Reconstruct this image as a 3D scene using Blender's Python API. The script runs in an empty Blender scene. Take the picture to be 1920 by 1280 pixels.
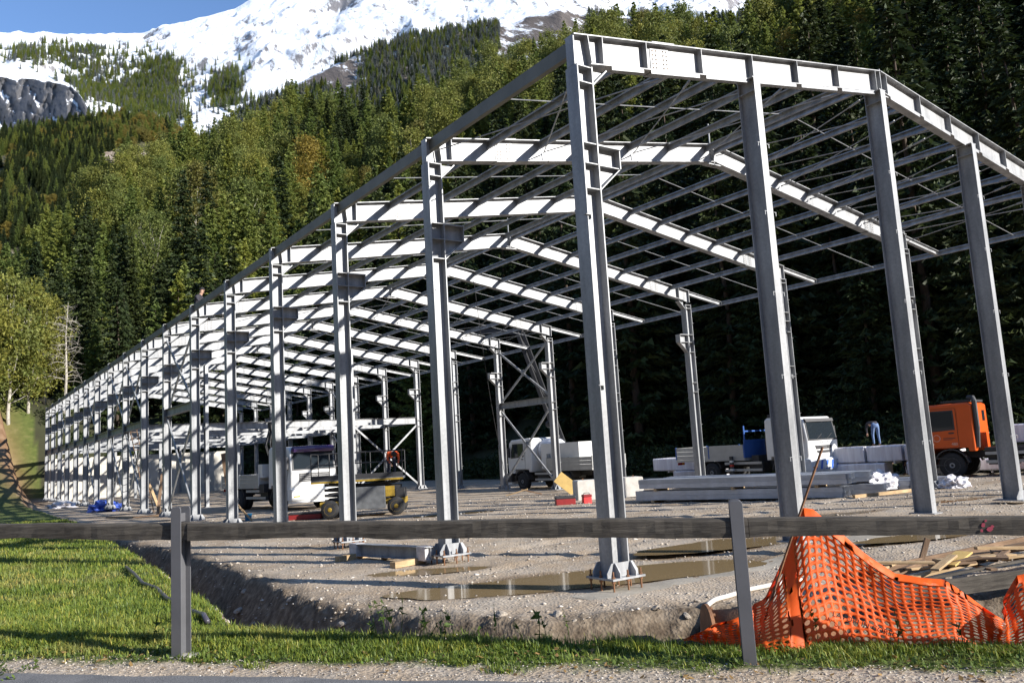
import bpy, bmesh, math, random
import numpy as np
from mathutils import Vector, Matrix, noise as mnoise

random.seed(7)
RNG = np.random.default_rng(11)
scene = bpy.context.scene
COL = scene.collection

# ------------------------------------------------------------------ camera
CAM = np.array([-8.367, -9.625, 1.973])
YAW, PITCH, ROLL = 0.6121, 0.1329, -0.0586
cam_data = bpy.data.cameras.new('camera')
cam_data.sensor_width = 36.0
cam_data.lens = 1543.9 / 1920 * 36.0
cam_data.clip_start = 0.05
cam_data.clip_end = 20000
cam = bpy.data.objects.new('camera', cam_data)
COL.objects.link(cam)
_f = Vector((math.sin(YAW) * math.cos(PITCH), math.cos(YAW) * math.cos(PITCH), math.sin(PITCH)))
_r = Vector((math.cos(YAW), -math.sin(YAW), 0))
_u = _r.cross(_f)
_r2 = math.cos(ROLL) * _r + math.sin(ROLL) * _u
_u2 = -math.sin(ROLL) * _r + math.cos(ROLL) * _u
_M = Matrix((_r2, _u2, -_f)).transposed().to_4x4()
_M.translation = Vector(CAM)
cam.matrix_world = _M
scene.camera = cam

# ------------------------------------------------------------------ light
SUN_TO = Vector((0.57, -1.0, 0.49)).normalized()          # towards the sun
SUN_EL = math.asin(SUN_TO.z)
SUN_AZ = math.atan2(SUN_TO.x, SUN_TO.y)
world = bpy.data.worlds.new('World')
scene.world = world
world.use_nodes = True
wn = world.node_tree
bg = wn.nodes['Background']
sky = wn.nodes.new('ShaderNodeTexSky')
sky.sky_type = 'NISHITA'
sky.sun_disc = False
sky.sun_elevation = SUN_EL
sky.sun_rotation = SUN_AZ
sky.altitude = 700
sky.air_density = 1.0
sky.dust_density = 0.3
sky.ozone_density = 1.5
bg.inputs['Strength'].default_value = 0.095
_hs = wn.nodes.new('ShaderNodeMix'); _hs.data_type = 'RGBA'; _hs.blend_type = 'MULTIPLY'
_hs.inputs[0].default_value = 1.0; _hs.inputs[7].default_value = (0.86, 1.0, 1.20, 1)
wn.links.new(sky.outputs[0], _hs.inputs[6])
wn.links.new(_hs.outputs[2], bg.inputs[0])
sun_data = bpy.data.lights.new('sun', 'SUN')
sun_data.energy = 4.5
sun_data.angle = math.radians(0.5)
sun_data.color = (1.0, 0.955, 0.89)
sun = bpy.data.objects.new('sun', sun_data)
COL.objects.link(sun)
sun.rotation_euler = SUN_TO.to_track_quat('Z', 'Y').to_euler()
scene.view_settings.view_transform = 'Standard'
scene.view_settings.look = 'None'
scene.view_settings.exposure = 1.0
scene.view_settings.gamma = 1.0
scene.view_settings.use_curve_mapping = False
scene.cycles.max_bounces = 4
scene.cycles.diffuse_bounces = 2
scene.cycles.glossy_bounces = 2
scene.cycles.transmission_bounces = 2
scene.cycles.transparent_max_bounces = 4

# ------------------------------------------------------------------ materials
MATS = {}
def nodemat(name):
    m = bpy.data.materials.new(name)
    m.use_nodes = True
    nt = m.node_tree
    return m, nt, nt.nodes['Principled BSDF']

def N(nt, t, **kw):
    n = nt.nodes.new(t)
    for k, v in kw.items():
        if k in n.inputs.keys():
            n.inputs[k].default_value = v
        else:
            setattr(n, k, v)
    return n

def ramp(nt, src, stops):
    r = nt.nodes.new('ShaderNodeValToRGB')
    el = r.color_ramp.elements
    while len(el) < len(stops):
        el.new(0.5)
    for e, (p, c) in zip(el, stops):
        e.position = p
        e.color = (*c, 1) if len(c) == 3 else c
    nt.links.new(src, r.inputs[0])
    return r.outputs[0]

def mixc(nt, fac, a, b, mode='MIX'):
    n = nt.nodes.new('ShaderNodeMix')
    n.data_type = 'RGBA'
    n.blend_type = mode
    for idx, v in ((0, fac), (6, a), (7, b)):
        if isinstance(v, (int, float)):
            n.inputs[idx].default_value = v
        elif isinstance(v, tuple):
            n.inputs[idx].default_value = (*v, 1)
        else:
            nt.links.new(v, n.inputs[idx])
    return n.outputs[2]

def mat(name, col, rough=0.6, metal=0.0, var=0.25, scale=4.0, bump=0.0, bscale=40.0, stretch=None, obj_random=0.0, spec=0.5, world_tex=False):
    """plain procedural material: base colour with two octaves of mottling and optional fine relief"""
    if name in MATS:
        return MATS[name]
    m, nt, b = nodemat(name)
    tc = N(nt, 'ShaderNodeTexCoord')
    vec = tc.outputs['Object']
    if stretch:
        mp = N(nt, 'ShaderNodeMapping')
        mp.inputs['Scale'].default_value = stretch
        nt.links.new(vec, mp.inputs[0])
        vec = mp.outputs[0]
    n1 = N(nt, 'ShaderNodeTexNoise', Scale=scale, Detail=6.0, Roughness=0.65)
    nt.links.new(vec, n1.inputs['Vector'])
    lo = tuple(c * (1 - var) for c in col)
    hi = tuple(min(1, c * (1 + var)) for c in col)
    c = ramp(nt, n1.outputs[0], [(0.3, lo), (0.7, hi)])
    if obj_random:
        oi = N(nt, 'ShaderNodeObjectInfo')
        h = ramp(nt, oi.outputs['Random'], [(0, (1 - obj_random,) * 3), (1, (1 + obj_random,) * 3)])
        c = mixc(nt, 1.0, c, h, 'MULTIPLY')
    nt.links.new(c, b.inputs['Base Color'])
    b.inputs['Roughness'].default_value = rough
    b.inputs['Metallic'].default_value = metal
    b.inputs['Specular IOR Level'].default_value = spec
    if bump:
        n2 = N(nt, 'ShaderNodeTexNoise', Scale=bscale, Detail=5.0)
        nt.links.new(vec, n2.inputs['Vector'])
        bp = N(nt, 'ShaderNodeBump', Strength=bump, Distance=0.02)
        nt.links.new(n2.outputs[0], bp.inputs['Height'])
        nt.links.new(bp.outputs[0], b.inputs['Normal'])
    MATS[name] = m
    return m

def galv():
    m, nt, b = nodemat('galvanised_steel')
    tc = N(nt, 'ShaderNodeTexCoord')
    n1 = N(nt, 'ShaderNodeTexNoise', Scale=1.3, Detail=4.0)
    mp = N(nt, 'ShaderNodeMapping')
    mp.inputs['Scale'].default_value = (3, 3, 0.5)
    nt.links.new(tc.outputs['Object'], mp.inputs[0])
    nt.links.new(mp.outputs[0], n1.inputs['Vector'])
    v = N(nt, 'ShaderNodeTexVoronoi', Scale=26.0)
    nt.links.new(tc.outputs['Object'], v.inputs['Vector'])
    c1 = ramp(nt, n1.outputs[0], [(0.3, (0.21, 0.217, 0.225)), (0.72, (0.42, 0.427, 0.435))])
    c2 = ramp(nt, v.outputs['Color'], [(0.0, (0.78,) * 3), (1.0, (1.08,) * 3)])
    c = mixc(nt, 0.7, c1, c2, 'MULTIPLY')
    oi = N(nt, 'ShaderNodeObjectInfo')
    h = ramp(nt, oi.outputs['Random'], [(0, (0.92, 0.93, 0.94)), (1, (1.04, 1.03, 1.02))])
    c = mixc(nt, 1.0, c, h, 'MULTIPLY')
    nt.links.new(c, b.inputs['Base Color'])
    b.inputs['Metallic'].default_value = 0.25
    b.inputs['Roughness'].default_value = 0.5
    MATS['galv'] = m
    return m
GALV = galv()

def foliage(name, lo, hi, tip=None, trans=0.35):
    m, nt, b = nodemat(name)
    oi = N(nt, 'ShaderNodeObjectInfo')
    geo = N(nt, 'ShaderNodeNewGeometry')
    tc = N(nt, 'ShaderNodeTexCoord')
    n1 = N(nt, 'ShaderNodeTexNoise', Scale=0.7, Detail=3.0)
    nt.links.new(tc.outputs['Object'], n1.inputs['Vector'])
    c = ramp(nt, n1.outputs[0], [(0.3, lo), (0.7, hi)])
    ri = ramp(nt, geo.outputs['Random Per Island'], [(0, (0.65,) * 3), (1, (1.35,) * 3)])
    c = mixc(nt, 1.0, c, ri, 'MULTIPLY')
    h = ramp(nt, oi.outputs['Random'], [(0, (0.72, 0.85, 0.85)), (0.5, (1.0, 1.03, 0.95)), (1, (1.22, 1.15, 0.85))])
    c = mixc(nt, 1.0, c, h, 'MULTIPLY')
    nt.links.new(c, b.inputs['Base Color'])
    b.inputs['Roughness'].default_value = 0.6
    b.inputs['Specular IOR Level'].default_value = 0.25
    tr = N(nt, 'ShaderNodeBsdfTranslucent')
    nt.links.new(c, tr.inputs[0])
    mx = N(nt, 'ShaderNodeMixShader')
    mx.inputs[0].default_value = trans
    nt.links.new(b.outputs[0], mx.inputs[1])
    nt.links.new(tr.outputs[0], mx.inputs[2])
    nt.links.new(mx.outputs[0], nt.nodes['Material Output'].inputs[0])
    MATS[name] = m
    return m

def glassm(name, col, rough=0.03):
    m, nt, b = nodemat(name)
    b.inputs['Base Color'].default_value = (*col, 1)
    b.inputs['Roughness'].default_value = rough
    b.inputs['Specular IOR Level'].default_value = 0.5
    b.inputs['Coat Weight'].default_value = 0.25
    MATS[name] = m
    return m

# ------------------------------------------------------------------ mesh helper
class MB:
    def __init__(s):
        s.v = []; s.f = []; s.m = []
        s.cur = 0
    def add(s, vs, fs, mi=None):
        o = len(s.v)
        s.v.extend([tuple(float(c) for c in p) for p in vs])
        s.f.extend([tuple(i + o for i in f) for f in fs])
        s.m.extend([s.cur if mi is None else mi] * len(fs))
        return s
    def hexa(s, p, mi=None):
        """8 points: bottom ring 0-3 (ccw from above), top ring 4-7"""
        return s.add(p, [(3, 2, 1, 0), (4, 5, 6, 7), (0, 1, 5, 4), (1, 2, 6, 5), (2, 3, 7, 6), (3, 0, 4, 7)], mi)
    def box(s, x0, x1, y0, y1, z0, z1, mi=None):
        return s.hexa([(x0, y0, z0), (x1, y0, z0), (x1, y1, z0), (x0, y1, z0), (x0, y0, z1), (x1, y0, z1), (x1, y1, z1), (x0, y1, z1)], mi)
    def bar(s, p0, p1, w, h, up=(0, 0, 1), mi=None):
        p0 = Vector(p0); p1 = Vector(p1)
        d = (p1 - p0).normalized(); up = Vector(up)
        if abs(d.dot(up)) > 0.98:
            up = Vector((1, 0, 0))
        a = d.cross(up).normalized() * (w / 2)
        b = a.cross(d).normalized() * (h / 2)
        return s.hexa([p0 - a - b, p0 + a - b, p1 + a - b, p1 - a - b, p0 - a + b, p0 + a + b, p1 + a + b, p1 - a + b], mi)
    def tube(s, pts, r, n=8, mi=None, caps=True):
        pts = [Vector(p) for p in pts]
        rs = r if isinstance(r, (list, tuple)) else [r] * len(pts)
        rings = []
        up = Vector((0, 0, 1))
        t0 = (pts[1] - pts[0]).normalized()
        if abs(t0.dot(up)) > 0.95:
            up = Vector((1, 0, 0))
        a = t0.cross(up).normalized()
        vs = []
        for i, p in enumerate(pts):
            t = (pts[min(i + 1, len(pts) - 1)] - pts[max(i - 1, 0)]).normalized()
            a = (a - t * a.dot(t)).normalized()
            b = t.cross(a)
            for k in range(n):
                th = 2 * math.pi * k / n
                vs.append(p + (a * math.cos(th) + b * math.sin(th)) * rs[i])
        fs = []
        for i in range(len(pts) - 1):
            for k in range(n):
                k2 = (k + 1) % n
                fs.append((i * n + k, i * n + k2, (i + 1) * n + k2, (i + 1) * n + k))
        if caps:
            fs.append(tuple(range(n - 1, -1, -1)))
            fs.append(tuple(range((len(pts) - 1) * n, len(pts) * n)))
        return s.add(vs, fs, mi)
    def prism(s, poly, axis, a0, a1, mi=None):
        """poly of 2-D points extruded along axis ('x': poly=(y,z); 'y': poly=(x,z); 'z': poly=(x,y))"""
        n = len(poly)
        def P(q, a):
            return {'x': (a, q[0], q[1]), 'y': (q[0], a, q[1]), 'z': (q[0], q[1], a)}[axis]
        vs = [P(q, a0) for q in poly] + [P(q, a1) for q in poly]
        fs = [tuple(range(n)), tuple(range(2 * n - 1, n - 1, -1))]
        for i in range(n):
            j = (i + 1) % n
            fs.append((j, i, n + i, n + j))
        return s.add(vs, fs, mi)
    def lathe(s, prof, origin=(0, 0, 0), axis='y', n=24, mi=None):
        """prof: (radius, along)"""
        vs = []
        for (r, a) in prof:
            for k in range(n):
                th = 2 * math.pi * k / n
                c, d = r * math.cos(th), r * math.sin(th)
                p = {'y': (c, a, d), 'z': (c, d, a), 'x': (a, c, d)}[axis]
                vs.append((p[0] + origin[0], p[1] + origin[1], p[2] + origin[2]))
        fs = []
        for i in range(len(prof) - 1):
            for k in range(n):
                k2 = (k + 1) % n
                fs.append((i * n + k, i * n + k2, (i + 1) * n + k2, (i + 1) * n + k))
        fs.append(tuple(range(n)))
        fs.append(tuple(range(len(prof) * n - 1, (len(prof) - 1) * n - 1, -1)))
        return s.add(vs, fs, mi)
    def mirror_x(s):
        r = MB(); r.v = [(-x, y, z) for x, y, z in s.v]; r.f = [tuple(reversed(f)) for f in s.f]; r.m = list(s.m)
        return r
    def mesh(s, name, mats, smooth=False, fixn=True):
        me = bpy.data.meshes.new(name)
        me.from_pydata(s.v, [], s.f)
        if not isinstance(mats, (list, tuple)):
            mats = [mats]
        for m in mats:
            me.materials.append(m)
        if len(mats) > 1:
            me.polygons.foreach_set('material_index', s.m)
        if fixn:
            bm = bmesh.new(); bm.from_mesh(me)
            bmesh.ops.recalc_face_normals(bm, faces=bm.faces)
            bm.to_mesh(me); bm.free()
        if smooth:
            me.polygons.foreach_set('use_smooth', [True] * len(me.polygons))
        me.update()
        return me
    def build(s, name, mats, parent=None, loc=(0, 0, 0), smooth=False, bevel=0.0, auto=None):
        return put(name, s.mesh(name, mats, smooth or auto is not None), parent, loc, bevel=bevel, auto=auto)

def put(name, me, parent=None, loc=(0, 0, 0), rot=None, scale=None, bevel=0.0, auto=None):
    o = bpy.data.objects.new(name, me)
    COL.objects.link(o)
    o.parent = parent
    o.location = loc
    if rot is not None:
        o.rotation_euler = rot
    if scale is not None:
        o.scale = scale if isinstance(scale, (tuple, list)) else (scale,) * 3
    if bevel:
        b = o.modifiers.new('bevel', 'BEVEL'); b.width = bevel; b.segments = 2; b.limit_method = 'ANGLE'
    return o

def tag(o, label, cat, group=None):
    o['label'] = label; o['category'] = cat
    if group:
        o['group'] = group
    return o

def empty(name, loc=(0, 0, 0), rz=0.0):
    o = bpy.data.objects.new(name, None)
    o.empty_display_size = 0.3
    COL.objects.link(o)
    o.location = loc
    o.rotation_euler = (0, 0, rz)
    return o

def copy_tree(o, parent=None):
    c = o.copy(); COL.objects.link(c); c.parent = parent
    for ch in list(o.children):
        copy_tree(ch, c)
    return c

def np_mesh(name, V, F, mats, smooth=False, nside=3):
    me = bpy.data.meshes.new(name)
    V = np.asarray(V, np.float32); F = np.asarray(F, np.int32)
    me.vertices.add(len(V)); me.vertices.foreach_set('co', V.ravel())
    me.loops.add(F.size); me.loops.foreach_set('vertex_index', F.ravel())
    me.polygons.add(len(F))
    me.polygons.foreach_set('loop_start', np.arange(0, F.size, nside, dtype=np.int32))
    me.polygons.foreach_set('loop_total', np.full(len(F), nside, np.int32))
    if smooth:
        me.polygons.foreach_set('use_smooth', np.ones(len(F), bool))
    for m in (mats if isinstance(mats, (list, tuple)) else [mats]):
        me.materials.append(m)
    me.update(calc_edges=True)
    me.validate()
    return me

def text_mesh(name, body, size, mt, parent, M, extrude=0.004):
    cu = bpy.data.curves.new(name, 'FONT')
    cu.body = body; cu.size = size; cu.extrude = extrude; cu.align_x = 'CENTER'; cu.align_y = 'CENTER'
    cu.resolution_u = 2
    t = bpy.data.objects.new(name, cu); COL.objects.link(t)
    dg = bpy.context.evaluated_depsgraph_get()
    me = bpy.data.meshes.new_from_object(t.evaluated_get(dg))
    bpy.data.objects.remove(t); bpy.data.curves.remove(cu)
    me.materials.clear(); me.materials.append(mt)
    o = put(name, me, parent)
    o.matrix_local = M
    return o

def sstep(a, b, x):
    t = np.clip((np.asarray(x, float) - a) / (b - a), 0, 1)
    return t * t * (3 - 2 * t)

# cheap vectorised value noise
_P = RNG.random((256, 256))
def vnoise(x, y):
    x = np.asarray(x, float); y = np.asarray(y, float)
    xi = np.floor(x).astype(int); yi = np.floor(y).astype(int)
    fx = x - xi; fy = y - yi
    fx = fx * fx * (3 - 2 * fx); fy = fy * fy * (3 - 2 * fy)
    a = _P[xi & 255, yi & 255]; b = _P[(xi + 1) & 255, yi & 255]
    c = _P[xi & 255, (yi + 1) & 255]; d = _P[(xi + 1) & 255, (yi + 1) & 255]
    return (a * (1 - fx) + b * fx) * (1 - fy) + (c * (1 - fx) + d * fx) * fy
def fbm(x, y, o=5, g=0.5, l=2.03):
    s = 0; a = 1.0; t = 0
    for i in range(o):
        s = s + a * vnoise(np.asarray(x) * l ** i + 17.3 * i, np.asarray(y) * l ** i + 9.1 * i); t += a; a *= g
    return s / t

# ------------------------------------------------------------------ terrain
PL = np.array([-6.55, -1.69]); FD = np.array([0.68826, -0.72546]); FN = np.array([0.72546, 0.68826])
def fpt(s, t):
    return PL + FD * s + FN * t
SITE_EDGE = [(70, -48), (25, -20), (12, -10), (5.6, -6.2), (2.8, -4.0), (0.6, -2.7), (-0.56, -1.72), (-2.16, -0.87), (-2.95, 0.46), (-3.36, 2.33), (-3.5, 3.7), (-3.28, 6.6), (-3.0, 12.6), (-3.4, 22.4), (-2.9, 30), (-2.8, 45), (-2.4, 75), (-2.0, 96)]
SITE_POLY = SITE_EDGE + [(-2.0, 400), (900, 400), (900, -48)]
VERGE_EDGE = [tuple(fpt(60, .45)), tuple(fpt(12, .45)), tuple(fpt(7, .5)), tuple(fpt(4.4, .55)), tuple(fpt(2.56, .62)), tuple(fpt(0.6, .75)), (-5.85, -0.55), (-5.6, 0.8), (-5.2, 4.3), (-4.9, 7.24), (-4.5, 12.6), (-4.3, 17.8), (-3.8, 26), (-3.4, 40), (-2.9, 75), (-2.5, 96)]
VERGE_POLY = VERGE_EDGE + [(-2.5, 400), (-900, 400), (-900, -900), tuple(fpt(900, -900)), tuple(fpt(900, .45))]

def seg_dist(x, y, line):
    d = np.full(np.shape(x), 1e9)
    for (ax, ay), (bx, by) in zip(line[:-1], line[1:]):
        vx, vy = bx - ax, by - ay
        L = vx * vx + vy * vy
        t = np.clip(((x - ax) * vx + (y - ay) * vy) / L, 0, 1)
        d = np.minimum(d, np.hypot(x - ax - t * vx, y - ay - t * vy))
    return d
def inside(x, y, poly):
    r = np.zeros(np.shape(x), bool)
    n = len(poly)
    for i in range(n):
        ax, ay = poly[i]; bx, by = poly[(i + 1) % n]
        if ay == by:
            continue
        c = ((ay > y) != (by > y)) & (x < (bx - ax) * (y - ay) / (by - ay) + ax)
        r ^= c
    return r

PUDDLES = [  # x, y, rx, ry, rot, depth
    (0.65, 1.25, 3.0, 0.80, -0.36, 0.08), (5.2, 1.75, 2.4, 0.70, -0.25, 0.08), (6.9, -1.1, 1.5, 0.40, -0.35, 0.06),
    (-0.7, 4.5, 1.0, 0.36, -0.55, 0.06), (9.6, 2.6, 1.1, 0.3, -0.3, 0.05), (13.6, 1.9, 1.2, 0.25, -0.3, 0.05), (7.2, 17.0, 1.4, .4, -.3, .05)]

H_AZ = np.array([-60, -25, -8, 2.8, 5, 9.8, 14.7, 21, 28, 36, 42, 50, 56, 63, 70, 80, 90, 97, 104])  # unseen right end of the hill shaped to shade the wood, not the yard
H_EL = np.array([.10, .20, .24, .245, .295, .375, .40, .455, .455, .505, .54, .505, .525, .56, .57, .52, .45, .34, .18])
H_RB = np.array([240, 150, 122, 114, 112, 99, 98, 97, 86, 70, 61, 53, 48.5, 45, 45, 50, 58, 85, 160])
H_RC = np.array([340, 300, 260, 232, 236, 262, 292, 300, 290, 270, 250, 228, 215, 210, 212, 218, 230, 270, 320])
def hill_h(x, y):
    x = np.asarray(x, float); y = np.asarray(y, float)
    dx = x - CAM[0]; dy = y - CAM[1]
    r = np.hypot(dx, dy) + 1e-6
    az = np.degrees(np.arctan2(dx, dy))
    el = np.interp(az, H_AZ, H_EL); rb = np.interp(az, H_AZ, H_RB); rc = np.interp(az, H_AZ, H_RC)
    fade = sstep(-60, -25, az) * sstep(106, 94, az)
    Hc = np.maximum(el * rc - 15.0, 0) * fade
    t = (r - rb) / (rc - rb)
    tt = np.clip(t, 0, None)
    h = np.where(tt < 1, Hc * (tt ** 1.12), Hc * np.clip(1 - 0.25 * (tt - 1), 0, 1))
    h = h + (fbm(x / 16, y / 16, 4) - 0.5) * np.clip(h * 0.22, 0, 7)
    d3 = np.maximum(12.5 * sstep(58, 106, y) * sstep(-1.3, -3.4, x), 12.0 * sstep(84, 106, y) * sstep(30, 12, x))
    return np.maximum(h, d3)

def ground(x, y, detail=True, attrs=False):
    x = np.asarray(x, float); y = np.asarray(y, float)
    n1 = fbm(x * 0.35, y * 0.35, 4) - 0.5
    n2 = fbm(x * 2.1, y * 2.1, 4) - 0.5
    n3 = fbm(x * 7.0, y * 7.0, 3) - 0.5
    zs = -0.155 + 0.22 * sstep(2.5, 9, x) * np.exp(-((y - .5) / 6.0) ** 2) - 0.10 * sstep(18, 32, y) * sstep(8, 17, x)
    zs = zs + 0.05 * n1 + (0.035 * n2 + 0.02 * n3 if detail else 0)
    s = (x - PL[0]) * FD[0] + (y - PL[1]) * FD[1]
    t = (x - PL[0]) * FN[0] + (y - PL[1]) * FN[1]
    zv = 0.36 - 0.018 * np.clip(s, -3, 9) - 0.26 * sstep(-1, 6, y) * sstep(0.5, 3, t)
    bumpy = sstep(-0.1, 0.35, t)
    zv = zv + (0.10 * n1 + 0.07 * n2 + .03 * n3) * bumpy + 0.02 * n3 * sstep(-.6, -.4, t)
    zv = np.where(t < -0.52, 0.375 - 0.018 * np.clip(s, -30, 30), zv)
    ins = inside(x, y, SITE_POLY); inv = inside(x, y, VERGE_POLY)
    ds = np.where(ins, 0, seg_dist(x, y, SITE_EDGE)); dv = np.where(inv, 0, seg_dist(x, y, VERGE_EDGE))
    k = 1.5 - 0.95 * sstep(-1.6, 1.0, x)
    bottom = -1.25 + 1.05 * sstep(14, 32, y)
    rough = 1 + 0.9 * n2 + .5 * n3
    zd = np.maximum(np.maximum(zs - k * ds * np.clip(rough, .3, 2) - .05 * np.minimum(ds, 1) + (.18 * n2 + .30 * n3) * sstep(0, .3, ds), zv - 1.1 * dv), bottom + .15 * n2)
    z = np.where(inv, zv, np.where(ins, zs, zd))
    # crumbled lip of the bank
    lip = np.exp(-(seg_dist(x, y, SITE_EDGE) / 0.35) ** 2) * sstep(30, 18, y)
    z = z + lip * (0.12 * n2 + 0.10 * n3) * np.where(inv, 0, 1)
    wet = np.zeros(np.shape(x))
    for off in (0.0, 2.0):
        for (c0, c1, c2) in ((3.4, .16, .0), (9.3, -.05, 1.2)):
            q = y - (c0 + off + c1 * x + c2 * np.sin(x * .23))
            z = z - np.where(ins, .035 * np.exp(-(q / .17) ** 2) - .018 * np.exp(-((np.abs(q) - .32) / .12) ** 2), 0) * sstep(-2, 1, x)
    for (px, py, rx, ry, ro, dp) in PUDDLES:
        u = ((x - px) * math.cos(ro) + (y - py) * math.sin(ro)) / rx
        v = (-(x - px) * math.sin(ro) + (y - py) * math.cos(ro)) / ry
        w = np.exp(-(u * u + v * v) * 0.9)
        wet = np.maximum(wet, sstep(.16, .42, w + .25 * n2))
        z = z - dp * w
    h = hill_h(x, y)
    if attrs:
        grass = np.where(inv, 1.0, 0.0) * sstep(-0.32, -0.12, t + 0.45 * n2 + .2 * n3)
        grass = np.maximum(grass, np.where(inv & (y > 2), 1, 0)) * np.where(t < -.5, 0, 1)
        soil = np.clip(np.where(~ins & ~inv, 1.0, lip * 0.8), 0, 1)
        far_g = sstep(-7, -2.5, np.hypot(x - CAM[0], y - CAM[1]) - np.interp(np.degrees(np.arctan2(x - CAM[0], y - CAM[1])), H_AZ, H_RB)) * ((x > 12) | (y > 104))
        grass = np.where((y > 86) & (x < 1), 1.0, grass)
        far_g = np.where((y > 85) & (x > .5), 1.0, far_g)
        cut = np.clip(1.6 * np.exp(-((x + 2.5) / 1.7) ** 2 - ((y - 80) / 15) ** 2), 0, 1)
        return z + h, grass, soil, far_g, cut, wet
    return z + h

def gz(x, y):
    return float(ground(np.array([x], float), np.array([y], float))[0])

def build_ground():
    az = np.concatenate([np.arange(-6, 76, 0.19), np.arange(76, 354, 4.0)])
    az = np.radians(az)
    r = [1.2]
    while r[-1] < 330:
        r.append(r[-1] * 1.0135 + 0.0)
    while r[-1] < 9000:
        r.append(r[-1] * 1.25)
    r = np.array(r)
    A, R = np.meshgrid(az, r, indexing='ij')
    X = CAM[0] + R * np.sin(A); Y = CAM[1] + R * np.cos(A)
    Z, g, so, fg, cut, wet = ground(X, Y, attrs=True)
    Z = np.where(R > 340, np.minimum(Z, 40), Z)
    na, nr = A.shape
    idx = np.arange(na * nr).reshape(na, nr)
    i2 = np.roll(idx, -1, axis=0)
    F = np.stack([idx[:, :-1], idx[:, 1:], i2[:, 1:], i2[:, :-1]], -1).reshape(-1, 4)
    V = np.stack([X, Y, Z], -1).reshape(-1, 3)
    # close the small disc at the camera's feet
    V = np.vstack([V, [[CAM[0], CAM[1], float(Z[:, 0].mean())]]])
    m, nt, b = nodemat('ground_surface')
    tc = N(nt, 'ShaderNodeTexCoord')
    P = tc.outputs['Object']
    def noise(sc, det=5.0, ro=0.6):
        n = N(nt, 'ShaderNodeTexNoise', Scale=sc, Detail=det, Roughness=ro)
        nt.links.new(P, n.inputs['Vector'])
        return n.outputs[0]
    vor = N(nt, 'ShaderNodeTexVoronoi', Scale=22.0); nt.links.new(P, vor.inputs['Vector'])
    vor2 = N(nt, 'ShaderNodeTexVoronoi', Scale=60.0); nt.links.new(P, vor2.inputs['Vector'])
    base = ramp(nt, noise(0.5), [(0.32, (0.28, 0.20, 0.125)), (0.5, (0.39, 0.305, 0.215)), (0.68, (0.48, 0.40, 0.305))])
    peb = ramp(nt, vor.outputs['Color'], [(0.0, (0.17, 0.145, 0.12)), (0.6, (0.36, 0.32, 0.265)), (1.0, (0.55, 0.50, 0.43))])
    dirt = mixc(nt, ramp(nt, noise(1.7), [(0.42, (0.05,) * 3), (0.64, (0.6,) * 3)]), base, peb)
    fine = ramp(nt, vor2.outputs['Color'], [(0, (0.75,) * 3), (1, (1.2,) * 3)])
    dirt = mixc(nt, 0.8, dirt, fine, 'MULTIPLY')
    def attr(n):
        a = N(nt, 'ShaderNodeAttribute'); a.attribute_name = n
        return a.outputs['Fac']
    soilc = ramp(nt, noise(6.0), [(0.3, (0.055, 0.038, 0.024)), (0.5, (0.13, 0.098, 0.066)), (0.72, (0.26, 0.205, 0.145))])
    c = mixc(nt, attr('soil'), dirt, soilc)
    grassc = ramp(nt, noise(1.6), [(0.3, (0.055, 0.08, 0.017)), (0.55, (0.09, 0.115, 0.026)), (0.75, (0.15, 0.14, 0.055))])
    c = mixc(nt, attr('grass'), c, grassc)
    litter = ramp(nt, noise(0.3), [(0.3, (0.03, 0.028, 0.016)), (0.7, (0.05, 0.055, 0.025))])
    c = mixc(nt, attr('wood_floor'), c, litter)
    cutc = ramp(nt, noise(0.6), [(0.3, (0.16, 0.085, 0.04)), (0.7, (0.30, 0.19, 0.11))])
    c = mixc(nt, attr('cut'), c, cutc)
    wf = attr('wet')
    c = mixc(nt, wf, c, mixc(nt, 1.0, c, (0.52, 0.46, 0.38), 'MULTIPLY'))
    nt.links.new(c, b.inputs['Base Color'])
    nt.links.new(ramp(nt, wf, [(0, (.92,) * 3), (1, (.42,) * 3)]), b.inputs['Roughness'])
    b.inputs['Specular IOR Level'].default_value = 0.25
    bp = N(nt, 'ShaderNodeBump', Strength=0.5, Distance=0.03)
    hsum = N(nt, 'ShaderNodeMath', operation='ADD')
    nt.links.new(vor.outputs['Distance'], hsum.inputs[0]); nt.links.new(noise(30.0), hsum.inputs[1])
    nt.links.new(hsum.outputs[0], bp.inputs['Height']); nt.links.new(bp.outputs[0], b.inputs['Normal'])
    me = np_mesh('ground', V, F, m, smooth=True, nside=4)
    for nm, a in (('grass', g), ('soil', so), ('wood_floor', fg), ('cut', cut), ('wet', wet)):
        at = me.attributes.new(nm, 'FLOAT', 'POINT')
        at.data.foreach_set('value', np.append(np.asarray(a, np.float32).ravel(), 0).astype(np.float32))
    o = put('ground', me)
    o['kind'] = 'structure'
    return o
build_ground()

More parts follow.
